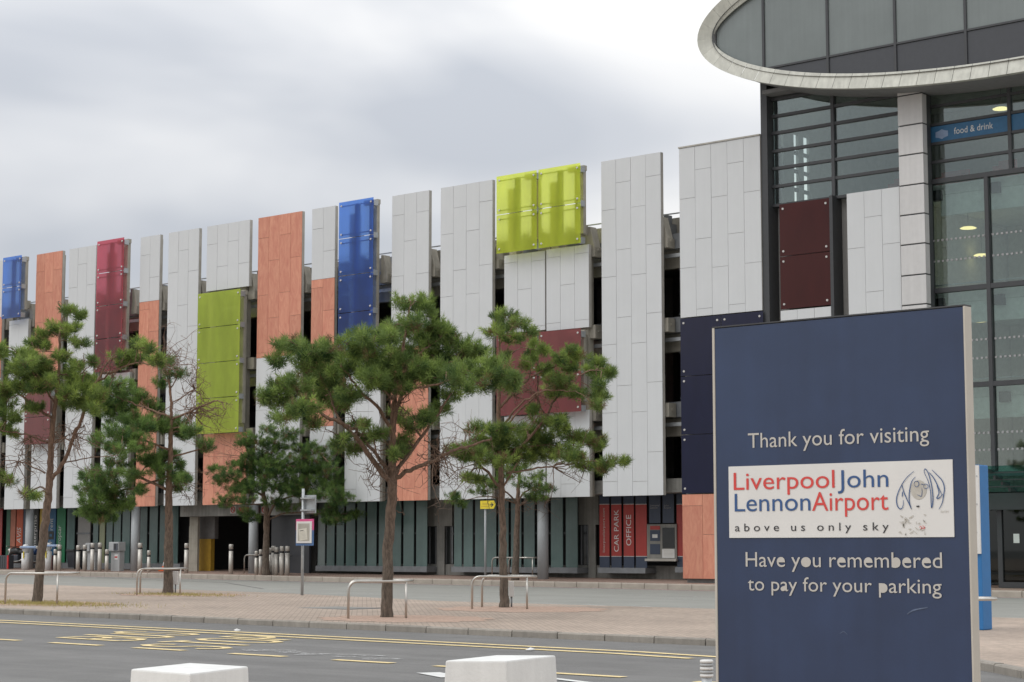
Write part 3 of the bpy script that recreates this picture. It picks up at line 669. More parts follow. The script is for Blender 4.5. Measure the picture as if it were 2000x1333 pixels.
# ---- ground floor
YW, YS = 52.5, 51.75
def xz(px, py, Y):
    p = onY(px, py, Y); return float(p[0]), float(p[2])
ztop_s = ZB + 0.10
wx0, _ = xz(-90, 1050, YW); ex0, _ = xz(372, 1050, YW); ex1, _ = xz(606, 1050, YW); wx1, _ = xz(1345, 1050, YW)
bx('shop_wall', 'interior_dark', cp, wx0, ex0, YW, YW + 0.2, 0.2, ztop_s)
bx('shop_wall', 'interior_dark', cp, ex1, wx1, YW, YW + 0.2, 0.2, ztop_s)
bx('plinth', 'concrete_grey', cp, wx0, ex0 - 0.35, YW - 0.25, YW - 0.003, 0.2, 0.86)
bx('plinth', 'concrete_grey', cp, ex1 + 0.02, wx1, YW - 0.25, YW - 0.003, 0.2, 0.86)
def block_pier(px0, px1, Y=YW - 0.32, z0=0.2, z1=None, n=4):
    x0, _ = xz(px0, 1050, Y); x1, _ = xz(px1, 1050, Y); z1 = z1 or ztop_s
    root_ = bx('block_pier', 'concrete_grey', cp, x0 + 0.01, x1 - 0.01, Y + 0.01, YW - 0.26, z0, z1)
    h = (z1 - z0) / n
    for i in range(n): bx('concrete_block', 'concrete_grey', root_, x0, x1, Y, Y + 0.02, z0 + i * h + 0.006, z0 + (i + 1) * h - 0.006)
for a, b_ in ((602, 618), (853, 868), (1149, 1163)): block_pier(a, b_)
for a, b_ in ((836, 884), (1131, 1170)):
    x0, _ = xz(a, 1000, YW - 0.3); x1, _ = xz(b_, 1000, YW - 0.3)
    bx('lintel', 'concrete_grey', cp, x0, x1, YW - 0.33, YW - 0.02, 2.25, ztop_s)
for a, b_ in ((838, 852), (870, 884), (1134, 1148)):
    x0, _ = xz(a, 1050, YW - 0.2); x1, _ = xz(b_, 1050, YW - 0.2)
    w_ = bx('window', 'door_glass', cp, x0, x1, YW - 0.16, YW - 0.14, 0.87, 2.24)
    MB().box(x0, x0 + 0.05, YW - 0.19, YW - 0.162, 0.88, 2.23).box(x1 - 0.05, x1, YW - 0.19, YW - 0.162, 0.88, 2.23).build('frame', 'steel_grey', w_)
def screen(parent, px0, px1, mt, zb, zt=ztop_s, name='glass_pane', Y=YS):
    x0, _ = xz(px0, 1050, Y); x1, _ = xz(px1, 1050, Y)
    if mt.startswith('frosted'): x0 += 0.025; x1 -= 0.025
    return bx(name, mt, parent, x0, x1, Y, Y + 0.03, zb, zt), x0, x1
def sill(px0, px1, py0, py1, h=None):
    x0, z1 = xz(px0, py0, YS - 0.1); x1, _ = xz(px1, py1, YS - 0.1); z0 = xz(px0, py0 + 10.5, YS - 0.1)[1]
    return bx('sill_beam', 'steel_grey', cp, x0, x1, YS - 0.12, YW - 0.26, z0, z1), z1
s1, zs1 = sill(-60, 352, 1098, 1102)
RENTAL = [(-60, -12, 'banner_black'), (-10, 3.4, 'banner_red'), (12, 19.5, 'banner_dkgreen'), (20, 29.5, 'banner_salmon'), (31.5, 43.7, 'banner_orange'), (44.7, 61, 'banner_navy'), (63, 74, 'banner_black'), (77, 91, 'banner_yellow'), (92.5, 108, 'banner_blue'), (110.5, 127, 'banner_green'), (130, 146, 'frosted'), (181, 192, 'frosted'), (193.5, 205, 'frosted_yellow'), (207, 220, 'frosted'), (221.5, 236, 'frosted'), (238, 254, 'frosted'), (256, 270, 'frosted'), (272, 287.5, 'frosted'), (291, 308, 'frosted'), (311, 348, 'frosted')]
for a, b_, mt in RENTAL:
    nm = 'banner' if mt.startswith('banner') else 'glass_pane'
    ob, x0, x1 = screen(s1, a, b_, mt, zs1 + 0.002, name=nm)
    RENTAL[RENTAL.index((a, b_, mt))] = (a, b_, mt, x0, x1)
x0, _ = xz(150, 1050, YS); x1, _ = xz(174, 1050, YS)
dr = bx('roller_door', 'grey_cladding', cp, x0, x1, YS + 0.05, YS + 0.1, 0.5, ztop_s)
MB().box(x0 - 0.02, x1 + 0.02, YS - 0.0, YS + 0.048, 2.05, 2.12).build('door_rail', 'steel_grey', dr)
def vwords(body, mt, parent, px, pyb, pyt, wpx, Y=YS - 0.006, bbox=True, slant=0.0):
    """words running upwards"""
    xr_, zb = xz(px + wpx / 2, pyb, Y); xl_, _ = xz(px - wpx / 2, pyb, Y); zt = xz(px, pyt, Y)[1]
    return lettering(body, mt, parent, (xr_, Y, zb), (0, 0, 1), (-1, 0, 0), zt - zb, 0, by_bbox=xr_ - xl_, slant=slant)
vwords('AVIS', 'letter_white', s1, 36.5, 1062, 1032, 8, slant=0.2)
vwords('enterprise', 'letter_white', s1, 68, 1075, 1007, 8)
vwords('car', 'letter_white', s1, 99, 1073, 1056, 5)
vwords('rent', 'letter_white', s1, 100.5, 1036, 1013, 5.5)
vwords('europcar', 'letter_white', s1, 117, 1075, 1027, 7)
x0, z0 = xz(94, 1054, YS - 0.006); x1, z1 = xz(105, 1038, YS - 0.006)
MB().box(x0, x1, YS - 0.012, YS - 0.001, z0, z1).build('logo_square', 'banner_black', s1)
MB().box(x0 + (x1 - x0) * .3, x1 - (x1 - x0) * .3, YS - 0.016, YS - 0.0125, z0 + (z1 - z0) * .35, z1 - (z1 - z0) * .35).build('logo_square', 'banner_blue', s1)
s2, zs2 = sill(617, 834, 1105, 1106)
for a, b_ in ((620, 635.6), (637.5, 654), (656.5, 672.5), (675, 694), (696.5, 713.5), (716, 736), (739, 761), (764, 784), (787, 809), (812, 835)):
    screen(s2, a, b_, 'frosted_light' if a == 620 else 'frosted', zs2 + 0.002)
s3, zs3 = sill(882, 1128, 1107, 1107)
for a, b_ in ((886, 902.6), (904.6, 924), (927, 946.5), (948.5, 970), (972.5, 994), (997, 1019), (1022, 1045), (1048, 1071), (1075, 1100), (1104, 1129)):
    screen(s3, a, b_, 'frosted', zs3 + 0.002)
for sx_, px0, px1, zbase in ((s2, 618, 834, zs2), (s3, 884, 1128, zs3), (s1, 180, 350, zs1)):
    x0, zz = xz(px0, 1043, YS + 0.06); x1, _ = xz(px1, 1043, YS + 0.06)
    bx('mid_rail', 'dark_frame', sx_, x0, x1, YS + 0.04, YS + 0.07, zz - 0.03, zz + 0.03)
# car park office: red and navy screens with words
s4, zs4 = sill(1168, 1261, 1109, 1109); s5, zs5 = sill(1319, 1345, 1108, 1108)
def office(parent, a, b_, zb):
    zr1 = xz(a, 986, YS)[1]; zr0 = xz(a, 1086.5, YS)[1]
    screen(parent, a, b_, 'banner_navy', zb + 0.002, zr0 - 0.02, 'banner'); screen(parent, a, b_, 'letter_white', zr0 - 0.018, zr0 - 0.002, 'banner_line')
    screen(parent, a, b_, 'banner_red', zr0, zr1, 'banner'); screen(parent, a, b_, 'letter_white', zr1 + 0.002, zr1 + 0.018, 'banner_line'); screen(parent, a, b_, 'banner_navy', zr1 + 0.02, ztop_s, 'banner')
for a, b_ in ((1171, 1190), (1194, 1213.5), (1218, 1238), (1241.6, 1263)): office(s4, a, b_, zs4)
office(s5, 1322, 1342, zs5)
vwords('liverpoolairport.com', 'letter_cream', s4, 1180, 1079, 993, 5.5)
vwords('CAR PARK', 'letter_white', s4, 1204, 1078, 996, 9.2)
vwords('OFFICE', 'letter_white', s4, 1228, 1066, 1006, 9.8)
zb_ = xz(1290, 1022, YS)[1]
for a, b_, wd in ((1268, 1290, ('Liverpool', 'Lennon')), (1294.5, 1316, ('John', 'Airport'))):
    screen(s4, a, b_, 'banner_navy', zb_, ztop_s, 'banner')
    for i, w_ in enumerate(wd):
        xa, za = xz(a + 2, 989.5 + i * 4.5, YS - 0.005); xb, _ = xz(a + (20 if i == 0 and w_ != 'John' else (12 if w_ == 'John' else 16)), 989, YS - 0.005)
        lettering(w_, 'faded_white', s4, (xa, YS - 0.005, za), (1, 0, 0), (0, 0, 1), xb - xa, 0.062)
x0, z0 = xz(1264, 1094.5, YS - 0.05); x1, z1 = xz(1321, 1024, YS - 0.05)
kx = bx('ticket_window', 'concrete_grey', cp, x0, x1, YS - 0.05, YW - 0.26, z0, z1)
bx('window_sill', 'slab_edge', kx, x0 - 0.02, x1 + 0.05, YS - 0.16, YS - 0.052, z0 - 0.03, z0 + 0.05)
def kpane(nm, px0, px1, py0, py1, mt):
    a, zb = xz(px0, py1, YS - 0.06); b_, zt = xz(px1, py0, YS - 0.06); return bx(nm, mt, kx, a, b_, YS - 0.066, YS - 0.0505, zb, zt)
kpane('pane', 1294, 1317, 1031, 1071, 'door_glass'); kpane('notice', 1293.5, 1317.5, 1073, 1090, 'plate_white')
kpane('notice', 1270, 1289, 1027.5, 1035, 'banner_red'); kpane('notice', 1270, 1289, 1036, 1057, 'banner_navy'); kpane('notice', 1270, 1289, 1063, 1083, 'banner_navy')
for i in range(5):
    xa, za = xz(1296, 1076 + i * 2.6, YS - 0.07); xb, _ = xz(1315, 1076, YS - 0.07); bx('print_line', 'print_grey', kx, xa, xb, YS - 0.069, YS - 0.0665, za - 0.006, za + 0.006)
xa, za = xz(1274, 1051, YS - 0.07); xb, zb = xz(1284, 1044, YS - 0.07); MB().box(xa, xb, YS - 0.070, YS - 0.0665, za, zb).build('logo', 'letter_white', kx)

# ---- vehicle entrance
hz1 = ztop_s; hz0 = xz(450, 1008, D + 0.9)[1]
hx0, _ = xz(352, 1000, D + 0.9); hx1, _ = xz(604, 1000, D + 0.9)
hb = bx('entrance_header', 'concrete_grey', cp, hx0, hx1, D + 0.9, D + 1.3, hz0, hz1)
px0, _ = xz(370, 1050, D + 1.4); px1, _ = xz(386, 1050, D + 1.4)
pr_o = bx('entrance_pier', 'concrete', cp, px0, px1, D + 1.4, D + 1.5, 0.3, hz0 - 0.01)
for i in range(4): bx('concrete_block', 'concrete', pr_o, px0 - 0.01, px1 + 0.01, D + 1.385, D + 1.399, 0.34 + i * 0.5, 0.83 + i * 0.5)
yx0, _ = xz(384, 1080, D + 1.9); yx1, yz = xz(412, 1053, D + 1.9)
bx('entrance_side_wall', 'yellow_wall', cp, yx0, yx1, D + 1.9, D + 2.1, 0.3, yz)
bx('entrance_side_wall', 'interior', cp, yx0, yx1 + 0.2, D + 1.92, D + 2.12, yz + 0.003, hz1)
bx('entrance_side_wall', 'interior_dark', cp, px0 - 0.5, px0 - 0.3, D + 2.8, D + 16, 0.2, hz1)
dx0, _ = xz(530, 1050, D + 1.5); dx1, _ = xz(604, 1050, D + 1.5)
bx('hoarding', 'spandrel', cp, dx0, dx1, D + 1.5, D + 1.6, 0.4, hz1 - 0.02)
bx('entrance_floor', 'concrete_grey', cp, px0, dx1, D + 6.9, D + 16.5, 0.25, 0.5)
for a in (455, 516):   # no-pedestrian roundels on the header
    cx_, cz_ = xz(a, 996, D + 0.88)
    pl_ = bx('roundel_plate', 'letter_cream', hb, cx_ - 0.17, cx_ + 0.17, D + 0.885, D + 0.898, cz_ - 0.15, cz_ + 0.15)
    rp_ = [(cx_ + 0.11 * math.cos(t_), D + 0.875, cz_ + 0.11 * math.sin(t_)) for t_ in np.linspace(0, 2 * math.pi, 17)]
    MB().tube(rp_, 0.018, 5).tube([(cx_ - 0.08, D + 0.875, cz_ + 0.08), (cx_ + 0.08, D + 0.875, cz_ - 0.08)], 0.015, 5).build('roundel', 'red_paint', hb)
a0, z0 = xz(466, 1002, D + 0.885); a1, z1 = xz(506, 991, D + 0.885)
bx('header_sign', 'banner_red', hb, a0, a1, D + 0.885, D + 0.898, z0, z1)
# round columns
for px_ in (57.5, 264.5, 495, 1060.5):
    xx, _ = xz(px_, 1060, D + 0.62)
    zb_ = PAV(xx, D + 0.62)
    MB().lathe((xx, D + 0.62, 0), [(0.19, zb_ - 0.05), (0.19, ZB + 0.10)], 24).build('round_column', 'column_paint', cp)

# ================================================================== TERMINAL BUILDING
tb = thing('terminal_building', (-29, 50, 0.35), 'glazed terminal block with white column and big oval zinc-framed window', 'building')
u15l, u15r = xpx(1326, 290), xpx(1484, 265)
zA = zpx(1328, 623); zN = zpx(1331, 965); zC = zpx(1367, 1131)
boards(tb, u15l, u15r, zA + 0.02, ZT, 5, 1, 'W')
bx('coping', 'slab_edge', tb, u15l - 0.02, u15r, D - 0.03, D + 0.5, ZT + 0.003, ZT + 0.05)
glass_screen(tb, u15l, u15r + 0.06, zN, zA, 3, 'N', 2, Y=D - 0.03, post=False)
boards(tb, u15l, u15r, zC, zN - 0.02, 4, 0, 'C', ztop=zN + 0.4)
bx('backing_wall', 'slab_dark', tb, u15l + 0.05, u15r - 0.02, D + 0.16, D + 0.6, 0.3, ZT - 0.05)
bx('base_wall', 'concrete_grey', tb, u15l, u15r + 5.2, D + 0.61, D + 0.9, 0.2, 3.0)
gx0, gx1 = xpx(1497, 300), xpx(1753, 300)
YG = D + 0.30
zgb = zpx(1497, 404, YG); zgt = zpx(1497, 160, YG)
bx('corner_frame', 'dark_frame', tb, u15r + 0.005, gx0, D + 0.05, D + 0.8, 0.5, zgt + 1.0)
# upper glazing: bands of panes
rows = [zgt + 1.2] + [zpx(1497, y, YG) for y in (197, 230, 263, 298, 332, 367, 404)]
mull = xpx(1627, 300, YG)
for (xa, xb) in ((gx0, mull), (mull, gx1)):
    for i in range(len(rows) - 1):
        bx('glass_pane', 'glass', tb, xa + 0.05, xb - 0.05, YG + 0.06, YG + 0.08, rows[i + 1] + 0.03, rows[i] - 0.03)
fr_ = MB()
for z in rows[1:]: fr_.box(gx0, gx1, YG, YG + 0.12, z - 0.045, z + 0.045)
fr_.build('transoms', 'dark_frame', tb)
bx('mullion', 'dark_frame', tb, mull - 0.055, mull + 0.055, YG - 0.02, YG + 0.14, zgb + 0.05, zgt + 1.2)
# lower strip: maroon sheet, recesses, white panel
ml, mr_ = xpx(1518, 400), xpx(1617, 390); zm1 = zpx(1518, 400, D + 0.1); zm0 = zpx(1521, 606, D + 0.1)
bx('recess_wall', 'grey_cladding', tb, gx0, gx1, D + 0.62, D + 0.7, 3.02, zgb - 0.05)
glass_screen(tb, ml, mr_, zm0, zm1, 2, 'O', 1, Y=D + 0.1, post=False)
bx('backing_wall', 'slab_dark', tb, ml + 0.02, mr_ - 0.02, D + 0.3, D + 0.6, zm0 + 0.05, zm1 - 0.02)
boards(tb, ml, mr_, 3.0, zm0 - 0.03, 3, 0, 'W', Y=D + 0.1, ztop=zm0 + 0.3)
bx('fin', 'dark_frame', tb, mr_ + 0.01, mr_ + 0.12, D + 0.05, D + 0.6, 3.0, zm1 + 0.05)
wl_, wr_ = xpx(1654, 380), xpx(1757, 367); zw1 = zpx(1654, 379)
boards(tb, wl_, wr_, 3.0, zw1, 3, 1, 'W', Y=D - 0.02, ztop=zw1)
# white clad column
cl_, crr = xpx(1755, 300, D - 0.15), xpx(1803, 300, D - 0.15)
zs_ = [zpx(1760, y, D - 0.15) for y in (188, 247, 305, 364, 422, 480, 540, 598)]
st = zs_[0] - zs_[1]; zz = [zs_[0] + st] + zs_
while zz[-1] > 1.2: zz.append(zz[-1] - st)
colm = bx('clad_column', 'dark_frame', tb, cl_ + 0.03, crr - 0.03, D - 0.12, D + 0.4, 0.4, zz[0])
for i in range(len(zz) - 1):
    bx('cladding_panel', 'white_cladding', colm, cl_, crr, D - 0.15, D + 0.12, zz[i + 1] + 0.02, zz[i] - 0.02, bevel=0.012)
# right-hand glazing
YR = D + 0.45; rx0 = xpx(1812, 400, YR); rx1 = -20.0
rr = [zpx(1812, y, YR) for y in (150, 210, 246, 283, 319, 357)]
m1 = xpx(1973, 300, YR); m2 = xpx(1930, 500, YR)
for (xa, xb) in ((rx0, m1), (m1, rx1)):
    for i in range(len(rr) - 1):
        bx('glass_pane', 'glass', tb, xa + 0.04, xb - 0.04, YR + 0.06, YR + 0.08, rr[i + 1] + 0.03, rr[i] - 0.03)
lz = [rr[-1], zpx(1815, 570, YR), zpx(1897, 752, YR), 3.55]
for (xa, xb) in ((rx0, m2), (m2, rx1)):
    for i in range(3):
        pn = bx('glass_pane', 'glass', tb, xa + 0.05, xb - 0.05, YR + 0.06, YR + 0.08, lz[i + 1] + 0.05, lz[i] - 0.05)
        dots = MB()
        for zr in (lz[i] - (lz[i] - lz[i + 1]) * 0.54, lz[i] - (lz[i] - lz[i + 1]) * 0.73):
            k = int((xb - xa) / 0.145)
            for j in range(k): dots.box(xa + 0.1 + j * 0.145, xa + 0.17 + j * 0.145, YR + 0.052, YR + 0.0585, zr - 0.03, zr + 0.03)
        dots.build('glass_dots', 'faded_white', pn, kind='stuff')
fr_ = MB()
for z in rr[1:-1]: fr_.box(rx0, rx1, YR, YR + 0.12, z - 0.04, z + 0.04)
for z in lz: fr_.box(rx0, rx1, YR - 0.03, YR + 0.16, z - 0.07, z + 0.07)
fr_.build('transoms', 'dark_frame', tb)
for z in lz[1:3]: bx('inner_rail', 'galvanised', tb, rx0, rx1, YR + 0.2, YR + 0.24, z + 0.16, z + 0.2)
bx('mullion', 'dark_frame', tb, m1 - 0.05, m1 + 0.05, YR - 0.02, YR + 0.125, rr[-1] + 0.075, rr[0])
bx('mullion', 'dark_frame', tb, m2 - 0.06, m2 + 0.06, YR - 0.04, YR + 0.165, 3.5, rr[-1] - 0.075)
bx('mullion', 'dark_frame', tb, rx0 - 0.02, rx0 + 0.1, YR - 0.05, YR + 0.17, 0.4, rr[0])
bx('soffit', 'slab_dark', tb, gx0, rx1, D - 0.2, D + 0.9, zpx(1700, 150, D), zpx(1700, 150, D) + 0.12)
# words behind the glass
bz0, bz1 = rr[3] + 0.05, rr[2] - 0.05
bn = bx('banner', 'banner_blue', tb, rx0 + 0.12, rx1, YR + 0.045, YR + 0.052, bz0, bz1)
xa = xpx(1865, 262, YR + 0.09); xb = xpx(1941, 250, YR + 0.09); za = zpx(1866, 263, YR + 0.09)
lettering('food & drink', 'plate_white', bn, (xa, YR + 0.040, za), (1, 0, 0), (0, 0, 1), xb - xa, 0.19)
lx, lzz = xpx(1841, 263, YR + 0.09), zpx(1841, 263, YR + 0.09)
MB().vprism([(lx - 0.2, lzz + 0.08), (lx - 0.1, lzz + 0.1), (lx, lzz + 0.15), (lx + 0.1, lzz + 0.1), (lx + 0.2, lzz + 0.08), (lx + 0.2, lzz - 0.08), (lx + 0.1, lzz - 0.1), (lx, lzz - 0.15), (lx - 0.1, lzz - 0.1), (lx - 0.2, lzz - 0.08)], YR + 0.036, YR + 0.042).build('logo_badge', 'arm_blue', bn)
# interior: floors, ceilings, back wall with openings, lamps
fl = [3.2, lz[2], lz[1], lz[0]]
for z in fl[1:]:
    bx('floor_slab', 'ceiling_white', tb, gx1 - 0.2, rx1, YR + 0.5, D + 12, z - 0.32, z - 0.02)
    bx('bulkhead', 'ceiling_white', tb, rx0 + 0.15, rx1, YR + 0.52, YR + 0.62, z - 0.95, z - 0.33)
bx('floor_slab', 'interior_wall', tb, gx0, gx1 - 0.21, YR + 0.5, D + 12, zgb - 0.3, zgb - 0.02)
bx('ceiling', 'interior_wall', tb, gx0, rx1, YR + 0.5, D + 12, zgt + 0.3, zgt + 0.5)
bx('back_wall', 'interior_wall', tb, gx1 - 0.2, rx1, D + 7.5, D + 7.7, 0.4, lz[0] - 0.33)
def on_x(px, py, X):
    r_ = ray(px, py); return CAM + r_ * ((X - CAM[0]) / r_[0])
XE = gx0 - 0.06; sl_ = [float(on_x(p, 330, XE)[1]) for p in (1513, 1531, 1551, 1560, 1570, 1581)]
zlo, zhi = float(on_x(1520, 398, XE)[2]), float(on_x(1520, 252, XE)[2])
for a, b_ in ((YR + 0.5, sl_[0]), (sl_[1], sl_[2]), (sl_[3], sl_[4]), (sl_[5], D + 12)): bx('end_wall', 'interior_mid', tb, XE - 0.1, XE, a, b_, zgb - 0.3, zgt + 0.5)
for a, b_ in ((sl_[0], sl_[1]), (sl_[2], sl_[3]), (sl_[4], sl_[5])):
    bx('end_wall', 'interior_mid', tb, XE - 0.1, XE, a + 0.001, b_ - 0.001, zhi, zgt + 0.5); bx('end_wall', 'interior_mid', tb, XE - 0.1, XE, a + 0.001, b_ - 0.001, zgb - 0.3, zlo)
    for q_ in (0.25, 0.5, 0.75): bx('end_wall_rail', 'dark_frame', tb, XE - 0.08, XE - 0.02, a + 0.001, b_ - 0.001, zlo + (zhi - zlo) * q_ - 0.06, zlo + (zhi - zlo) * q_ + 0.06)
bx('side_wall', 'interior_wall', tb, gx1 - 0.45, gx1 - 0.25, YR + 0.5, D + 12, 0.4, lz[0] - 0.33)
bwx = [xpx(p, 320, D + 9) for p in (1480, 1513, 1530, 1551, 1560, 1570, 1580, 1650, 1700, 1760)]
bx('back_wall', 'interior_mid', tb, gx0, rx1, D + 9, D + 9.3, zgb - 0.02, zgt + 0.28)
for px_, py_, Y_ in ((1955, 213, D + 2.2), (1891, 446, D + 2.6), (1917, 499, D + 5.0), (1911, 628, D + 2.6), (1906, 447, D + 6)):
    c_ = onY(px_, py_, Y_)
    lp = MB().lathe(c_, [(0.02, 0.055), (0.17, 0.035), (0.25, 0.0), (0.24, -0.012)], 20).build('ceiling_lamp', 'lamp_glow', tb)
    MB().tube([c_ + (0, 0, 0.1), c_ + (0, 0, 0.9)], 0.008, 5).build('lamp_cord', 'dark_frame', lp)
for px_, py_ in ((1827, 382), (1941, 366), (1833, 593), (1950, 585), (1960, 775)):
    c_ = onY(px_, py_, YR + 0.35); s_ = 0.15
    bx('speaker_box', 'dark_frame', tb, c_[0] - s_, c_[0] + s_, c_[1], c_[1] + 0.25, c_[2] - s_, c_[2] + s_)
for px_, py_, w_ in ((1853, 343, 0.45), (1955, 322, 0.28), (1748, 357, 0.25)):
    c_ = onY(px_, py_, YR + 1.5)
    MB().box(c_[0] - w_, c_[0] + w_, c_[1], c_[1] + 0.5, c_[2] - 0.35, c_[2] - 0.02).box(c_[0] - w_, c_[0] + w_, c_[1] + 0.4, c_[1] + 0.5, c_[2] - 0.02, c_[2] + 0.2).build('seat', 'seat_red', tb)
for i in range(7):
    xx = rx0 + 0.7 + i * 1.05
    bx('inner_column', 'interior', tb, xx, xx + 0.12, D + 7.2, D + 7.45, 0.4, lz[0] - 0.35)
# entrance under a green glass canopy
bx('entrance_wall', 'interior_dark', tb, gx1, rx1, D + 2.3, D + 2.5, 0.3, 3.1)
fz = PAV(-25, 51)
zc = zpx(1960, 915, D - 1.2)
cv = MB(); cxa = xpx(1875, 930, D)
cv.quad((cxa, D + 0.42, zc - 0.62), (rx1, D + 0.42, zc - 0.62), (rx1, D - 1.5, zc + 0.06), (cxa, D - 1.5, zc + 0.06))
can = cv.build('canopy', 'canopy_glass', tb)
cb = MB()
for i in range(5):
    xx = cxa + 0.1 + i * 1.4
    for k in range(4): cb.box(xx, xx + 0.07, D - 1.4 + k * 0.45, D - 0.96 + k * 0.45, zc - 0.12 - k * 0.16, zc - 0.02 - k * 0.16)
for k in range(3): cb.box(cxa, rx1, D - 1.1 + k * 0.5, D - 1.06 + k * 0.5, zc - 0.13 - k * 0.178, zc - 0.09 - k * 0.178)
cb.box(cxa, rx1, D + 0.43, D + 0.56, zc - 1.1, zc - 0.63)
cb.build('canopy_beams', 'dark_frame', can)
dxa = xpx(1948, 1050, D + 0.6)
drf = MB(); drf.box(dxa, dxa + 0.14, D + 0.6, D + 0.75, fz, zc - 0.8).box(dxa + 1.5, dxa + 1.62, D + 0.6, D + 0.75, fz, zc - 0.8).box(dxa + 0.14, dxa + 1.5, D + 0.6, D + 0.75, zc - 1.1, zc - 0.8).box(dxa + 0.14, dxa + 1.5, D + 0.6, D + 0.75, fz, fz + 0.16)
dd = drf.build('door', 'dark_frame', tb)
bx('glass_pane', 'glass_dark', dd, dxa + 0.145, dxa + 1.495, D + 0.66, D + 0.68, fz + 0.165, zc - 1.105)
cx_, cz_ = xpx(1985, 1052, D + 0.64), zpx(1985, 1052, D + 0.64)
bx('notice', 'plate_white', dd, cx_ - 0.09, cx_ + 0.09, D + 0.645, D + 0.652, cz_ - 0.13, cz_ + 0.13)
bx('glass_pane', 'glass_dark', tb, cxa + 0.3, dxa - 0.03, D + 0.7, D + 0.72, fz + 0.1, zc - 0.8)

# the oval window: ring of zinc panels round dark glazing
EC = (-23.0, 17.4); YO = D - 1.2; A0, B0, A1, B1 = 11.03, 2.8, 10.5, 2.36
def el(a, b, t): return EC[0] + a * math.cos(t), EC[1] + b * math.sin(t)
# equal arc-length panel joints
ts = np.linspace(0, 2 * math.pi, 4001); pxy = np.array([el(A0, B0, t) for t in ts]); al = np.concatenate([[0], np.cumsum(np.linalg.norm(np.diff(pxy, axis=0), axis=1))])
def offs(t, w):
    n_ = np.array((math.cos(t) / A0, math.sin(t) / B0)); n_ /= np.linalg.norm(n_); o_ = el(A0, B0, t); return o_[0] - n_[0] * w, o_[1] - n_[1] * w
NP = 84; tj = np.interp(np.linspace(0, al[-1], NP + 1), al, ts)
ring = MB(); K = 168
for i in range(K):
    ta, tb_ = 2 * math.pi * i / K, 2 * math.pi * (i + 1) / K
    (xa, za), (xb, zb_) = el(A0 - 0.03, B0 - 0.03, ta), el(A0 - 0.03, B0 - 0.03, tb_); (xc, zc_), (xd, zd) = el(A1 + 0.03, B1 + 0.03, ta), el(A1 + 0.03, B1 + 0.03, tb_)
    ring.add([(xa, YO + 0.02, za), (xb, YO + 0.02, zb_), (xb, D + 0.45, zb_), (xa, D + 0.45, za)], [(0, 1, 2, 3)]); ring.add([(xc, YO + 0.02, zc_), (xd, YO + 0.02, zd), (xd, YO + 0.5, zd), (xc, YO + 0.5, zc_)], [(0, 3, 2, 1)])
ringo = ring.build('oval_frame', 'slab_dark', tb)
for i in range(NP):
    t0, t1 = tj[i] + 0.0006, tj[i + 1] - 0.0006; mb = MB(); S = 3
    for j in range(S):
        a = t0 + (t1 - t0) * j / S; b_ = t0 + (t1 - t0) * (j + 1) / S
        o0, o1, i0, i1 = el(A0, B0, a), el(A0, B0, b_), offs(a, 0.48), offs(b_, 0.48)
        mb.add([(o0[0], YO - 0.06, o0[1]), (o1[0], YO - 0.06, o1[1]), (i1[0], YO + 0.10, i1[1]), (i0[0], YO + 0.10, i0[1])], [(0, 1, 2, 3)])
        mb.add([(o0[0], YO - 0.06, o0[1]), (o1[0], YO - 0.06, o1[1]), (o1[0], YO + 0.14, o1[1]), (o0[0], YO + 0.14, o0[1])], [(0, 3, 2, 1)])
        mb.add([(i0[0], YO + 0.10, i0[1]), (i1[0], YO + 0.10, i1[1]), (i1[0], YO + 0.14, i1[1]), (i0[0], YO + 0.14, i0[1])], [(0, 1, 2, 3)])
    mb.build('ring_panel', 'ring_zinc', ringo)
# dark glazing inside the ring, divided by mullions and a transom
YI = YO + 0.16
mxs = [-33.6] + [xpx(x, 60, YI) for x in (1490, 1615, 1747, 1885)]
mxs += [mxs[-1] + 2.3 * (i + 1) for i in range(6)]
ztr = zpx(1490, 135, YI)
def span(x, a=A1, b=B1):
    u = (x - EC[0]) / a; h = b * math.sqrt(max(0, 1 - u * u)); return EC[1] - h, EC[1] + h
for i in range(len(mxs) - 1):
    xa, xb = max(mxs[i], EC[0] - A1 + 0.001) + 0.03, min(mxs[i + 1], EC[0] + A1) - 0.03
    xs_ = np.linspace(xa, xb, 13); lo = [span(x)[0] for x in xs_]; hi = [span(x)[1] for x in xs_]
    cut = ztr if i > 0 else -1e9
    up = [(x, max(l, cut + 0.04)) for x, l in zip(xs_, lo)] + [(x, h) for x, h in reversed(list(zip(xs_, hi)))]
    MB().vprism(up, YI + 0.05, YI + 0.07).build('glass_pane', 'curtain_glass', ringo)
    if i > 0 and min(lo) < ztr - 0.05:
        dn = [(x, l) for x, l in zip(xs_, lo) if l < ztr - 0.045] ; dn = dn + [(dn[-1][0], ztr - 0.04), (dn[0][0], ztr - 0.04)]
        MB().vprism(dn, YI + 0.045, YI + 0.07).build('spandrel_panel', 'spandrel', ringo)
fr_ = MB()
for x in mxs[1:-1]:
    l, h = span(x); fr_.box(x - 0.04, x + 0.04, YI + 0.0, YI + 0.12, l, h)
xt0 = xpx(1490, 135, YI); fr_.box(xt0, EC[0] + 9, YI + 0.01, YI + 0.11, ztr - 0.03, ztr + 0.03)
fr_.build('oval_mullions', 'dark_frame', ringo)
bx('upper_block', 'slab_dark', tb, gx0, -13, D + 0.46, D + 12, zgt + 0.51, 20.0)

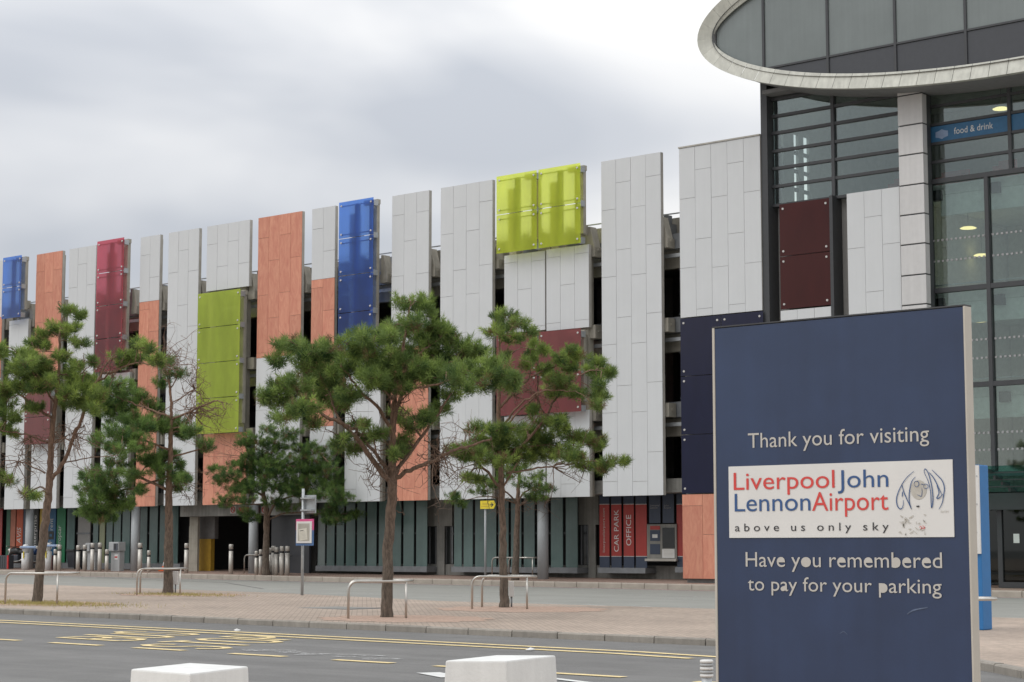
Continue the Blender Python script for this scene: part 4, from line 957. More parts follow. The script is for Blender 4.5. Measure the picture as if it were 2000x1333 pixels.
# ================================================================== MONOLITH SIGN
YSN = 9.0
sL, sR = float(onY(1396, 643, YSN)[0]), float(onY(1881, 600, YSN)[0]); sT = float(onY(1640, 621, YSN)[2]); sz0 = zg(-5.4) + 0.1
sg = thing('monolith_sign', ((sL + sR) / 2, YSN, sz0), 'tall navy blue monolith sign with white logo plate thanking visitors', 'sign')
MB().box(sL, sR, YSN, YSN + 0.06, sz0, sT).build('face_panel', 'sign_navy', sg)
for x0, x1 in ((sL - 0.016, sL - 0.0005), (sR + 0.0005, sR + 0.012)):
    MB().box(x0, x1, YSN - 0.006, YSN + 0.068, sz0, sT + 0.004).build('edge_post', 'sign_edge', sg, bevel=0.004)
MB().box(sL - 0.016, sR + 0.012, YSN - 0.004, YSN + 0.066, sT + 0.0045, sT + 0.012).build('top_cap', 'dark_frame', sg)
def sp3(px, py, dy=0.0): return onY(px, py, YSN + dy)
def swords(body, mt, pxl, pxr, py_base, py_cap, px_ref, fill=(), parent=sg, dy=-0.004, spacing=1.0):
    a = sp3(pxl, py_base, dy); zb = float(sp3(px_ref, py_base, dy)[2]); zc = float(sp3(px_ref, py_cap, dy)[2])
    xl, xr = float(sp3(pxl, py_base, dy)[0]), float(sp3(pxr, py_base - 6, dy)[0])
    return lettering(body, mt, parent, (xl, YSN + dy, zb), (1, 0, 0), (0, 0, 1), xr - xl, zc - zb, fill=fill, spacing=spacing)
swords('Thank you for visiting', 'letter_cream', 1461, 1815, 875.5, 847, 1463)
swords('Have you remembered', 'letter_cream', 1456.5, 1840, 1107, 1078.8, 1458, fill=(1, 2, 3, 4, 5, 6, 7))
swords('to pay for your parking', 'letter_cream', 1460.7, 1839, 1153.5, 1127, 1462, fill=(2, 5))
pa, pb_ = sp3(1424, 912), sp3(1861, 897); pz0 = float(sp3(1429, 1051)[2]); pz1 = float(sp3(1424, 912)[2])
plate = MB().box(pa[0], pb_[0], YSN - 0.006, YSN - 0.0008, pz0, pz1).build('logo_plate', 'plate_white', sg)
kw = dict(parent=plate, dy=-0.009)
swords('Liverpool', 'letter_red', 1433, 1630, 957.5, 924, 1434, **kw)
swords('John', 'letter_blue', 1636, 1735, 952, 917.5, 1690, **kw)
swords('Lennon', 'letter_blue', 1435, 1583, 999.5, 965, 1436, **kw)
swords('Airport', 'letter_red', 1586, 1735, 998, 961.7, 1600, **kw)
swords('above us only sky', 'letter_black', 1435.5, 1735.5, 1038, 1023, 1460, spacing=1.55, **kw)
swords('©/TM', 'print_grey', 1837, 1852, 1002, 998, 1838, **kw)
def zpt(q, dy): return onY(1410 + q[0] / 4.255, 890 + q[1] / 4.255, YSN + dy)
def stroke(name, pts, w, mt, dy=-0.0105):
    P = [np.array(zpt(p, dy)) for p in pts]
    Q = []                                         # smooth the polyline
    for i in range(len(P) - 1):
        p0, p1, p2, p3 = P[max(i - 1, 0)], P[i], P[i + 1], P[min(i + 2, len(P) - 1)]
        for k in range(6):
            t_ = k / 6; Q.append(0.5 * ((2 * p1) + (-p0 + p2) * t_ + (2 * p0 - 5 * p1 + 4 * p2 - p3) * t_ ** 2 + (-p0 + 3 * p1 - 3 * p2 + p3) * t_ ** 3))
    Q.append(P[-1]); mb = MB(); n_ = len(Q); a = []; b_ = []
    for i, p in enumerate(Q):
        d = Q[min(i + 1, n_ - 1)] - Q[max(i - 1, 0)]; d = d / (np.linalg.norm(d) + 1e-9); nn = np.array((-d[2], 0, d[0])) * w / 2 * (0.45 + 0.55 * math.sin(math.pi * (i + 0.5) / n_))
        a.append(p + nn); b_.append(p - nn)
    mb.add(a + b_, [(i, i + 1, n_ + i + 1, n_ + i) for i in range(n_ - 1)]); return mb.build(name, mt, plate)
n_ = 32; mb = MB(); mb.add([zpt((1635 + 66 * math.cos(2 * math.pi * i / n_), 285 + 80 * math.sin(2 * math.pi * i / n_)), -0.008) for i in range(n_)], [tuple(range(n_))]); mb.build('emblem_disc', 'print_grey', plate)
W_ = 0.0055
for pts in ([(1593, 133), (1530, 190), (1480, 270), (1452, 350), (1455, 410), (1475, 442), (1495, 440), (1506, 410), (1507, 370)], [(1607, 178), (1575, 220), (1558, 300), (1555, 360), (1560, 400), (1576, 448)],
            [(1495, 238), (1510, 300), (1535, 360), (1575, 448)], [(1690, 165), (1680, 130), (1690, 112), (1715, 150), (1740, 240), (1752, 330), (1752, 390), (1742, 435), (1738, 390), (1733, 300), (1715, 220), (1690, 160)],
            [(1745, 120), (1790, 165), (1830, 210), (1848, 270), (1840, 340), (1828, 400), (1803, 447)], [(1720, 140), (1750, 175), (1775, 215), (1800, 270), (1830, 330)], [(1785, 250), (1803, 310), (1785, 355), (1810, 350), (1835, 320)], [(1500, 300), (1498, 345)],
            [(1597 + 0, 237), (1603, 218), (1617, 214), (1632, 220), (1636, 240), (1625, 258), (1608, 258), (1597, 240)], [(1675, 258), (1682, 242), (1697, 238), (1712, 250), (1710, 268), (1697, 276), (1682, 272), (1675, 258)], [(1652, 238), (1668, 240), (1680, 246)], [(1660, 270), (1663, 300), (1658, 338), (1640, 334), (1622, 326)]):
    stroke('emblem_stroke', pts, W_ * (0.6 if pts[0][0] in (1597, 1675, 1652, 1660) else 1.0), 'letter_blue')
stroke('emblem_stroke', [(1615, 421), (1628, 424), (1642, 420)], 0.008, 'letter_black')
for i in range(26):                                  # faint sketched print square under the emblem
    x_, y_ = random.uniform(1465, 1690), random.uniform(485, 650); L_ = random.uniform(10, 45); a_ = random.choice((0.5, -0.5, 1.5, 0.1, 0.8)) + random.uniform(-.2, .2)
    stroke('print_stroke', [(x_, y_), (x_ + L_ * .5 * math.cos(a_), y_ + L_ * .5 * math.sin(a_) + 3), (min(x_ + L_ * math.cos(a_), 1700), min(max(y_ + L_ * math.sin(a_), 480), 655))], random.uniform(0.003, 0.008), 'print_grey')
for pts in ([(1642, 600), (1650, 588), (1660, 600), (1655, 618)], [(1665, 585), (1680, 590), (1685, 605), (1670, 610)], [(1645, 615), (1665, 605), (1690, 600)]): stroke('print_stroke', pts, 0.003, 'letter_red')

mat('scuff', (0.09, 0.12, 0.19), 0.6, var=0.3, scale=60); mat('scratch', (0.0225, 0.039, 0.096), 0.31)
def sz(px, py): return ((px - 1410) * 4.255, (py - 890) * 4.255)
for pts, w_, mt in (([(1772, 1200), (1785, 1192), (1812, 1187)], 0.008, 'scuff'), ([(1640, 1238), (1648, 1234), (1655, 1240)], 0.004, 'scuff')):
    stroke('surface_mark', [sz(*p) for p in pts], w_, mt, dy=-0.003).parent = sg

# ================================================================== FOREGROUND BLOCKS AND POST
for lab, qs in (('white painted concrete block at the bottom left, nearest the camera', ((256, 1307), (371, 1316), (485, 1302), (371, 1295))), ('white painted concrete block at the bottom, nearer the navy sign', ((870, 1290.5), (989, 1291), (1085.6, 1280.5), (968, 1280)))):
    T = []
    for x_, y_ in qs:
        r_ = ray(x_, y_); T.append(CAM + r_ * ((0.65 - EYE) / r_[2]))
    c_ = sum(T) / 4; z0 = zg(c_[0]) + 0.1; Bt = [np.array((*(c_[:2] + (p[:2] - c_[:2]) * 1.07), z0)) for p in T]
    mb = MB(); mb.add(T + Bt, [(0, 1, 2, 3), (7, 6, 5, 4)] + [(i, 4 + i, 4 + (i + 1) % 4, (i + 1) % 4) for i in range(4)])
    o_ = mb.build('concrete_block', 'block_paint', bevel=0.012); tag(o_, lab, 'block', 'white concrete blocks by the road')
    for p_ in o_.data.vertices: p_.co -= Vector((c_[0], c_[1], z0))
    o_.location = (c_[0], c_[1], z0)
p_ = onY(1380, 1290, 11.0); bz = zg(p_[0]) + 0.1
t_ = thing('marker_post', (p_[0], p_[1], bz), 'short grey post with taped ribbed collar beside the navy sign', 'post')
MB().lathe((p_[0], p_[1], 0), [(0.036, bz), (0.036, p_[2] - 0.10)], 16).build('shaft', 'galvanised', t_)
for i in range(5):
    z_ = p_[2] - 0.115 + i * 0.024
    MB().lathe((p_[0], p_[1], 0), [(0.040, z_), (0.047, z_ + 0.006), (0.047, z_ + 0.016), (0.040, z_ + 0.0225)], 16).build('collar', 'machine_grey' if i % 2 else 'plate_white', t_)

# ================================================================== TREES
def foliage(name, V, Cc, parent):
    V = np.concatenate(V); Cc = np.concatenate(Cc); off = np.array(origin(parent)[:]); V = V - off
    nv = len(V); nf = nv // 3; me = bpy.data.meshes.new(name)
    me.vertices.add(nv); me.vertices.foreach_set('co', V.astype(np.float32).ravel())
    me.loops.add(nv); me.loops.foreach_set('vertex_index', np.arange(nv, dtype=np.int32))
    me.polygons.add(nf); me.polygons.foreach_set('loop_start', np.arange(0, nv, 3, dtype=np.int32))
    at = me.color_attributes.new('Col', 'FLOAT_COLOR', 'POINT'); at.data.foreach_set('color', np.concatenate([Cc, np.ones((nv, 1))], 1).astype(np.float32).ravel())
    me.update(calc_edges=True); me.materials.append(MATS['needles'])
    o = bpy.data.objects.new(name, me); COL.objects.link(o); o.parent = parent; o['kind'] = 'stuff'; return o
def smooth_path(P, sub=5, jit=0.0):
    P = [np.array(p, float) for p in P]; Q = []
    for i in range(len(P) - 1):
        p0, p1, p2, p3 = P[max(i - 1, 0)], P[i], P[i + 1], P[min(i + 2, len(P) - 1)]
        for k in range(sub):
            t_ = k / sub; q = 0.5 * ((2 * p1) + (-p0 + p2) * t_ + (2 * p0 - 5 * p1 + 4 * p2 - p3) * t_ ** 2 + (-p0 + 3 * p1 - 3 * p2 + p3) * t_ ** 3)
            Q.append(q + (rng.normal(size=3) * jit if (i + k) else 0))
    Q.append(P[-1]); return Q
def tree(label, base, dep_base, trunk, branches, puffs, twigs_dead=(), dens=1.0, tone=(1, 1, 1), spread=1.0, wall=False, group='pine trees in front of the car park'):
    root = thing('pine_tree', tuple(base), label, 'tree', group)
    d0 = dep_base; ppm = FPX / d0 * 1.006
    tw = MB(); skel = []                              # (point, radius)
    T = [(atd(x, y, d0), w / ppm / 2) for x, y, w in trunk]
    T[0] = (np.array(base, float) - (0, 0, 0.05), T[0][1])
    path = smooth_path([p for p, _ in T], 6, 0.008); rad = np.interp(np.linspace(0, 1, len(path)), np.linspace(0, 1, len(T)), [r for _, r in T])
    rad = [r * (1 + rng.normal() * 0.04) for r in rad]; rad[0] *= 1.25; rad[1] *= 1.1
    trk = MB().tube(path, rad, 12); skel += list(zip(path, rad))
    lm = MB()
    for br in branches:
        pts = br['p']; w0, w1 = br['w']; dz = br.get('d', 0.0); nP = len(pts)
        P = []
        for i, (x, y) in enumerate(pts):
            P.append(atd(x, y, d0 + (-abs(dz) - 0.2 if wall else dz) * (i / (nP - 1)) ** 0.8))
        pp = smooth_path(P, 5, 0.012); rr_ = np.linspace(w0, w1, len(pp)) / ppm / 2
        lm.tube(pp, list(rr_), 7); skel += list(zip(pp, rr_))
    SP = np.array([p for p, _ in skel]); SR = np.array([r for _, r in skel])
    V, Cc = [], []
    fw_h = np.array([FW[0], FW[1], 0]); fw_h /= np.linalg.norm(fw_h)
    extra = [(x + rng.normal() * rx * 0.9, y + rng.normal() * ry * 0.9, rx * 0.6, ry * 0.6) for (x, y, rx, ry) in puffs if rng.random() < 0.7 and y > trunk[-1][1] + 25]
    for (x, y, rx, ry) in list(puffs) + extra:
        if abs(x - 952) < 24 + rx * 1.4 and abs(y - 986) < 12 + ry * 1.4: continue      # the yellow sign hangs clear of the branches
        # depth: borrow from the nearest limb so that puffs hang on the limbs, plus scatter
        p0 = atd(x, y, d0); dd = np.linalg.norm((SP - p0)[:, :] - np.outer((SP - p0) @ fw_h, fw_h), axis=1); j = int(np.argmin(dd))
        dloc = depth(SP[j]) + (rng.normal() * 0.55 * spread if not wall else -abs(rng.normal()) * 0.7 - 0.35)
        c_ = atd(x, y, dloc); pm = FPX / dloc; ax, az = rx / pm, ry / pm; ay = max(0.32, 0.8 * (ax + az) / 2 + 0.12) * (0.8 if wall else 1)
        ax *= 1.22; az *= 1.25
        area = math.pi * ax * az
        nt_ = int(dens * 95 * (area + 0.04) * (0.75 + ay)) + 5          # tufts in this puff
        cu = rng.normal(size=(nt_, 3)); cu /= np.linalg.norm(cu, axis=1, keepdims=True); cu *= rng.random((nt_, 1)) ** 0.42
        cu[:, 2] = np.where(cu[:, 2] < -0.4, -0.4 + (cu[:, 2] + 0.4) * 0.5, cu[:, 2]); cu += rng.normal(size=(nt_, 3)) * 0.10
        nc_ = nt_
        TC = c_ + cu[:, [0]] * RT * ax + cu[:, [1]] * fw_h * ay + cu[:, [2]] * np.array((0, 0, 1)) * az
        Td = cu * np.array((0.9, 0.9, 0.4)) + np.array((0, 0, 0.8)) + rng.normal(size=(nt_, 3)) * 0.3
        Td = Td[:, [0]] * RT + Td[:, [1]] * fw_h + Td[:, [2]] * np.array((0, 0, 1)); Td /= np.linalg.norm(Td, axis=1, keepdims=True)
        K_ = 62; rad_t = (0.075 + 0.05 * rng.random((nt_, 1, 1)))
        w_ = rng.normal(size=(nt_, K_, 3)); w_ /= np.linalg.norm(w_, axis=2, keepdims=True)
        al_ = rng.random((nt_, K_, 1))
        bs = TC[:, None, :] + Td[:, None, :] * (al_ * 1.5 - 0.9) * rad_t + w_ * 0.25 * rad_t
        dr = w_ * 0.9 + Td[:, None, :] * (0.35 + 0.5 * al_); dr /= np.linalg.norm(dr, axis=2, keepdims=True)
        ln_ = rad_t * (0.75 + 0.55 * rng.random((nt_, K_, 1)))
        sd_ = np.cross(dr, rng.normal(size=(nt_, K_, 3))); sd_ /= np.linalg.norm(sd_, axis=2, keepdims=True) + 1e-9
        tri = np.stack([bs - sd_ * 0.0058, bs + sd_ * 0.0058, bs + dr * ln_], axis=2).reshape(-1, 3)
        tv = np.clip(rng.beta(1.6, 1.9, (nt_, 1)) * 0.85 + 0.22 * np.clip(cu[:, [2]], -0.6, 1) + 0.05, 0, 1)  # random tuft tone, plus lighter colour on puff tops imitating light from above
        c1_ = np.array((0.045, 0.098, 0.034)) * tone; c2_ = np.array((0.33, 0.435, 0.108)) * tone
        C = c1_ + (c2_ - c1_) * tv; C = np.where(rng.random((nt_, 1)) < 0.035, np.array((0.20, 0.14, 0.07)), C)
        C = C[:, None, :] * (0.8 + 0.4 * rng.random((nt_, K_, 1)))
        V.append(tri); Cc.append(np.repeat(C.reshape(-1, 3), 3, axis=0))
        # twigs: from the limb to the puff, then splitting to its sub-clumps
        s0 = SP[j]; mid = (s0 + c_) / 2 + rng.normal(size=3) * 0.08 * np.linalg.norm(c_ - s0) + np.array((0, 0, 0.06))
        q = smooth_path([s0, mid, c_], 4, 0.008); r0 = min(SR[j] * 0.7, 0.03); tw.tube(q, list(np.linspace(r0, 0.008, len(q))), 5)
        for k in range(min(nc_, 9)):
            e_ = c_ + (cu[k][0] * RT * ax + cu[k][1] * fw_h * ay + cu[k][2] * np.array((0, 0, 1)) * az) * 0.85
            tw.tube([c_, (c_ + e_) / 2 + rng.normal(size=3) * 0.03 - np.array((0, 0, 0.02)), e_], [0.009, 0.007, 0.004], 4)
    # bare twigs
    for (x, y, n, sz) in twigs_dead:
        p0 = atd(x, y, d0); j = int(np.argmin(np.linalg.norm(SP - p0, axis=1))); s0 = SP[j]
        for k in range(2 * n):
            e_ = atd(x + rng.normal() * sz, y + rng.normal() * sz, d0 + rng.normal() * 0.5); m_ = (s0 + e_) / 2 + rng.normal(size=3) * 0.15
            q = smooth_path([s0, m_, e_], 4, 0.02); tw.tube(q, list(np.linspace(0.011, 0.004, len(q))), 4)
            for h_ in range(6):
                a_ = q[int(rng.integers(3, len(q)))]; f_ = a_ + rng.normal(size=3) * 0.2; tw.tube([a_, (a_ + f_) / 2 + rng.normal(size=3) * 0.04, f_], [0.005, 0.004, 0.0025], 3)
    trk.build('trunk', 'bark', root); 
    if lm.v: lm.build('limbs', 'bark', root)
    tw.build('twigs', 'bark', root, kind='stuff')
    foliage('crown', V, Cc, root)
    return root
def base_at(x, y, dz):
    p = gnd(x, y, dz); return p, depth(p)
def B(pts, w0, w1, d=0.0): return dict(p=pts, w=(w0, w1), d=d)
TREES = {}
b4, d4 = base_at(755, 1206, ISL)
tree('tallest central pine with the widest crown, in front of the blue glass panel', b4, d4,
     [(755, 1206, 24), (757, 1120, 22), (760, 1040, 21), (766, 975, 20), (766, 932, 19), (766, 880, 13), (768, 820, 11), (772, 765, 9), (786, 690, 7), (797, 620, 4), (802, 592, 2)],
     [B([(760, 938), (730, 905), (700, 860), (668, 828), (640, 815), (598, 797), (560, 782)], 12, 4, -0.9), B([(762, 930), (735, 890), (700, 845), (666, 824), (650, 790), (640, 745)], 8, 3, 0.8), B([(765, 842), (740, 800), (705, 765), (690, 745), (665, 715)], 8, 3, -0.5),
      B([(769, 930), (800, 882), (835, 836), (853, 815), (880, 770)], 9, 3, 0.7), B([(771, 936), (800, 918), (845, 900), (890, 878), (935, 866), (960, 855)], 10, 3, -0.8), B([(767, 850), (780, 790), (800, 750), (840, 720), (890, 705)], 7, 3, 0.5), B([(770, 800), (790, 770), (830, 755), (900, 740), (960, 730)], 6, 2.5, -1.0),
      B([(765, 780), (720, 740), (660, 705), (600, 690)], 6, 2.5, 0.9), B([(778, 730), (820, 690), (860, 660)], 5, 2, 0.5), B([(780, 715), (745, 680), (700, 660)], 5, 2, -0.6), B([(757, 1000), (780, 1000), (790, 1004)], 3, 1.5, 0.2), B([(760, 925), (735, 890), (728, 850), (715, 835)], 4, 2, -0.8)],
     [(795, 592, 27, 15), (835, 603, 27, 17), (770, 640, 32, 16), (805, 630, 26, 12), (852, 640, 26, 17), (815, 655, 30, 15), (742, 652, 22, 11), (700, 650, 20, 9), (870, 668, 22, 14), (575, 672, 24, 14), (612, 688, 34, 20), (650, 686, 33, 22), (690, 673, 30, 18), (600, 712, 32, 18), (640, 726, 38, 22), (680, 716, 34, 24), (722, 694, 34, 24), (750, 715, 38, 26), (780, 688, 28, 20),
      (800, 720, 38, 25), (842, 695, 36, 24), (828, 735, 38, 20), (868, 733, 38, 24), (900, 688, 34, 22), (932, 692, 32, 20), (952, 716, 32, 20), (902, 732, 38, 22), (936, 748, 32, 17), (980, 728, 28, 17), (995, 752, 22, 12), (890, 770, 28, 12), (725, 738, 30, 16), (770, 750, 25, 12),
      (545, 753, 26, 11), (582, 762, 36, 18), (622, 765, 32, 18), (592, 796, 36, 15), (545, 788, 28, 14), (650, 785, 24, 13), (685, 775, 26, 11), (560, 815, 28, 10), (525, 770, 18, 9), (640, 748, 30, 14), (610, 740, 30, 14), (800, 832, 24, 13), (830, 816, 24, 13), (860, 800, 22, 9), (788, 866, 18, 11), (782, 886, 12, 10), (702, 828, 18, 9), (692, 880, 20, 9), (735, 848, 18, 9), (664, 868, 14, 7), (715, 858, 12, 6), (790, 880, 10, 8)],
     [(690, 850, 5, 30), (880, 870, 6, 40), (830, 800, 4, 30), (700, 920, 4, 30), (870, 920, 5, 30), (750, 880, 4, 25)], tone=(1.0, 1.0, 1.0))
b5, d5 = base_at(985, 1187, ISL)
tree('slim pine with open top before the large lime glass panel', b5, d5,
     [(985, 1187, 21), (983, 1120, 16), (982, 1050, 14), (980, 960, 13), (979, 930, 11), (976, 880, 9), (975, 800, 8), (974, 720, 6), (976, 690, 4), (974, 655, 2)],
     [B([(975, 950), (932, 903), (905, 880), (893, 868)], 6, 2.5, -0.6), B([(983, 950), (998, 925), (1010, 905)], 5, 2, -0.4), B([(977, 796), (1020, 752), (1060, 724), (1095, 712)], 6, 2, 0.5), B([(985, 830), (1010, 795), (1050, 768), (1076, 762), (1110, 765)], 5, 2, -0.5), B([(1000, 890), (1055, 830), (1085, 780), (1110, 755), (1143, 728), (1170, 722)], 6, 2, 0.9), B([(990, 925), (1050, 915), (1085, 910), (1120, 905), (1165, 901), (1185, 906)], 4, 1.5, -0.6), B([(976, 710), (1000, 690), (1020, 680), (1045, 684)], 3, 1.2, 0.3), B([(985, 880), (1060, 870), (1130, 872), (1165, 868)], 4, 1.5, 0.8), B([(975, 870), (940, 850), (905, 840)], 4, 1.5, 0.5), B([(974, 680), (990, 650), (1012, 628)], 2.5, 1, 0.1), B([(990, 830), (1040, 780), (1085, 745), (1130, 700)], 4, 1.5, 0.2)],
     [(985, 618, 23, 11), (1017, 630, 14, 9), (963, 648, 17, 10), (995, 640, 13, 9), (1030, 648, 13, 11), (1002, 662, 17, 7), (1045, 682, 20, 13), (1036, 700, 12, 7), (985, 697, 10, 8), (1030, 713, 12, 7), (1100, 703, 26, 12), (1130, 694, 18, 11), (1117, 719, 18, 8), (1066, 720, 18, 9), (1090, 738, 27, 10), (1170, 713, 14, 12), (1182, 729, 13, 9), (1171, 750, 13, 6), (1150, 722, 10, 7), (1100, 760, 28, 8), (1132, 768, 23, 7), (1170, 776, 17, 9), (1085, 770, 20, 6),
      (930, 838, 24, 9), (980, 836, 36, 11), (1022, 842, 34, 12), (1062, 826, 24, 10), (1084, 824, 16, 7), (940, 868, 28, 15), (980, 868, 40, 19), (1030, 862, 38, 19), (1070, 858, 28, 16), (920, 890, 20, 11), (960, 898, 36, 14), (1010, 893, 40, 16), (1055, 886, 33, 14), (1085, 885, 14, 9), (1120, 853, 24, 10), (1150, 860, 24, 9), (1172, 870, 14, 8), (1110, 878, 22, 8), (1125, 892, 14, 5), (1140, 911, 19, 7), (1190, 904, 17, 7), (1176, 917, 12, 5), (1040, 802, 9, 5), (930, 935, 18, 6), (900, 880, 16, 9)],
     [(900, 860, 6, 40), (1060, 780, 6, 40), (1000, 770, 6, 30), (1090, 930, 4, 30), (900, 920, 4, 35)], tone=(1.05, 1.02, 0.95))
b1, d1 = base_at(72, 1178, ISL)
tree('leftmost pine with forked trunk and a leader rising past the copper panel', b1, d1,
     [(72, 1178, 19), (78, 1110, 18), (86, 1040, 17), (94, 975, 15), (97, 935, 14), (100, 870, 11), (105, 812, 9), (112, 758, 7), (116, 700, 5), (116, 650, 4), (124, 615, 2)],
     [B([(97, 942), (125, 902), (145, 850), (163, 810), (177, 770), (190, 742), (215, 700)], 9, 3, -0.7), B([(190, 745), (230, 722), (266, 709), (300, 713)], 4, 2, -0.9), B([(103, 818), (60, 790), (38, 770), (10, 752), (-20, 735)], 6, 2.5, 0.6), B([(98, 866), (50, 850), (0, 843), (-40, 838)], 4, 2, -0.5), B([(99, 870), (120, 857), (142, 866), (157, 892)], 3, 1.5, -0.5), B([(108, 790), (80, 745), (60, 720), (40, 700)], 4, 2, -0.6), B([(114, 730), (140, 735), (165, 725), (180, 705)], 3, 1.5, 0.3), B([(116, 690), (85, 685), (65, 690)], 2.5, 1.2, 0.2), B([(165, 800), (160, 760), (165, 715), (163, 690)], 3, 1.2, 0.4), B([(116, 668), (135, 665), (165, 668)], 2, 1, 0.2), B([(88, 925), (45, 905), (10, 900)], 3, 1.5, 0.3), B([(118, 905), (170, 895), (230, 890)], 3, 1.2, -0.5)],
     [(135, 606, 10, 6), (150, 615, 15, 7), (115, 638, 21, 11), (145, 641, 13, 7), (87, 652, 14, 8), (155, 669, 22, 7), (62, 670, 13, 6), (82, 673, 8, 6), (42, 690, 20, 10), (62, 699, 23, 10), (120, 695, 17, 8), (46, 712, 28, 11), (82, 715, 18, 11), (150, 712, 18, 7), (185, 706, 6, 7), (60, 734, 28, 12), (95, 730, 15, 11), (140, 730, 19, 7), (-5, 690, 18, 13), (25, 724, 18, 8), (8, 760, 22, 16), (42, 755, 24, 11), (76, 754, 28, 12), (110, 745, 14, 9), (170, 746, 24, 11), (150, 756, 23, 11), (130, 770, 23, 14), (166, 775, 23, 16), (192, 770, 15, 14), (142, 789, 26, 11), (182, 795, 19, 11), (8, 795, 26, 14), (22, 815, 17, 10), (8, 836, 13, 7), (70, 795, 17, 7), (-8, 770, 20, 20), (20, 940, 12, 4), (56, 966, 14, 4), (-4, 930, 14, 8), (262, 698, 30, 10), (240, 696, 20, 8), (285, 680, 18, 9), (315, 703, 18, 10)],
     [(130, 850, 5, 30), (180, 860, 6, 40), (50, 870, 5, 30), (30, 920, 4, 30), (220, 700, 4, 20)], tone=(1.12, 1.08, 1.0), spread=0.9)
b2, d2 = base_at(328, 1160, ISL)
tree('pine with dead twigs on its right side, before the green glass panel', b2, d2,
     [(328, 1160, 20), (329, 1090, 18), (330, 1020, 16), (330, 955, 14), (333, 890, 10), (334, 840, 8), (335, 800, 6), (332, 765, 5), (330, 735, 3)],
     [B([(336, 820), (380, 800), (425, 783), (440, 800)], 5, 1.5, -0.5), B([(338, 892), (385, 880), (420, 870)], 4, 2, 0.5), B([(325, 957), (280, 935), (240, 920), (205, 925)], 6, 2, -0.5), B([(333, 816), (290, 800), (250, 785), (215, 770)], 5, 2, 0.6), B([(333, 880), (280, 860), (230, 845)], 5, 2, -0.7), B([(330, 930), (270, 950), (215, 965), (180, 975)], 5, 2, 0.6), B([(332, 760), (345, 740)], 3, 1.5, 0), B([(330, 750), (318, 715)], 3, 1.5, 0), B([(332, 790), (380, 760), (400, 745)], 2.5, 1, 0.3), B([(331, 940), (345, 935)], 3, 2, 0)],
     [(315, 706, 20, 12), (342, 731, 22, 9), (315, 748, 14, 9), (225, 752, 28, 12), (212, 771, 28, 14), (250, 765, 24, 11), (290, 790, 23, 10), (240, 790, 33, 16), (312, 801, 13, 9), (230, 814, 33, 15), (270, 824, 33, 16), (302, 830, 33, 14), (342, 830, 37, 16), (372, 842, 18, 10), (362, 850, 18, 9), (222, 849, 28, 14), (260, 858, 33, 13), (240, 878, 28, 11), (400, 870, 19, 9), (332, 890, 19, 11), (312, 904, 19, 11), (230, 904, 28, 12), (290, 900, 20, 12), (346, 911, 14, 8), (318, 920, 24, 11), (340, 935, 28, 10), (364, 935, 12, 7), (200, 930, 28, 16), (222, 952, 33, 18), (182, 958, 33, 17), (196, 984, 33, 15), (235, 978, 28, 11), (170, 1000, 18, 8), (212, 1008, 28, 9), (190, 1001, 26, 11), (276, 958, 8, 8), (262, 930, 14, 10), (205, 795, 20, 12), (190, 860, 14, 10)],
     [(380, 770, 9, 35), (400, 800, 9, 32), (350, 700, 7, 22), (390, 840, 6, 30), (370, 960, 5, 28), (350, 690, 5, 18)], tone=(0.82, 0.92, 0.95))
b3 = np.array((0, 0, 0.0)); Y3 = 49.5; q_ = onY(519, 1119, Y3); b3 = np.array((q_[0], q_[1], PAV(q_[0], Y3))); d3 = depth(b3)
tree('dark bushy pine behind the bus stop, by the car park entrance', b3, d3,
     [(519, 1120, 15), (520, 1060, 13), (521, 1010, 12), (519, 985, 10), (514, 962, 8), (520, 930, 6), (530, 890, 4), (540, 850, 2)],
     [B([(521, 1012), (536, 985), (553, 962), (580, 930)], 6, 2, -0.5), B([(524, 1016), (560, 1003), (610, 1003), (660, 1006), (690, 1004)], 4, 2, 0.5), B([(515, 970), (480, 950), (445, 930)], 5, 2, -0.6), B([(518, 945), (490, 900), (480, 870)], 4, 2, 0.5), B([(540, 980), (600, 960), (660, 960)], 4, 2, -0.6), B([(520, 935), (570, 905), (620, 885)], 4, 2, 0.6), B([(517, 985), (480, 985), (450, 975)], 3, 1.5, 0.4), B([(520, 1005), (495, 1005)], 3, 1.5, 0)],
     [(500, 860, 33, 14), (545, 866, 33, 16), (570, 848, 24, 11), (470, 866, 15, 8), (530, 842, 24, 10), (590, 880, 24, 12), (622, 876, 24, 10), (440, 925, 28, 12), (480, 910, 33, 17), (520, 918, 42, 21), (560, 908, 37, 21), (600, 910, 33, 17), (640, 900, 24, 12), (430, 940, 15, 9), (470, 950, 28, 16), (510, 948, 38, 17), (560, 944, 38, 17), (600, 945, 28, 15), (640, 935, 28, 15), (670, 950, 23, 15), (670, 975, 24, 12), (690, 970, 14, 9), (630, 965, 20, 10), (600, 966, 24, 10), (440, 975, 21, 10), (480, 975, 24, 10), (490, 1010, 18, 10), (480, 1000, 14, 7), (540, 980, 28, 9), (660, 1006, 38, 10), (692, 1005, 17, 7), (650, 1018, 24, 6), (560, 992, 22, 7), (520, 885, 30, 14)],
     [(440, 890, 6, 35), (420, 930, 5, 30), (640, 990, 4, 30)], tone=(0.72, 0.82, 0.85), dens=0.75, wall=True)
Y6 = 49.5; q_ = onY(1006, 1120, Y6); b6 = np.array((q_[0], q_[1], PAV(q_[0], Y6))); d6 = depth(b6)
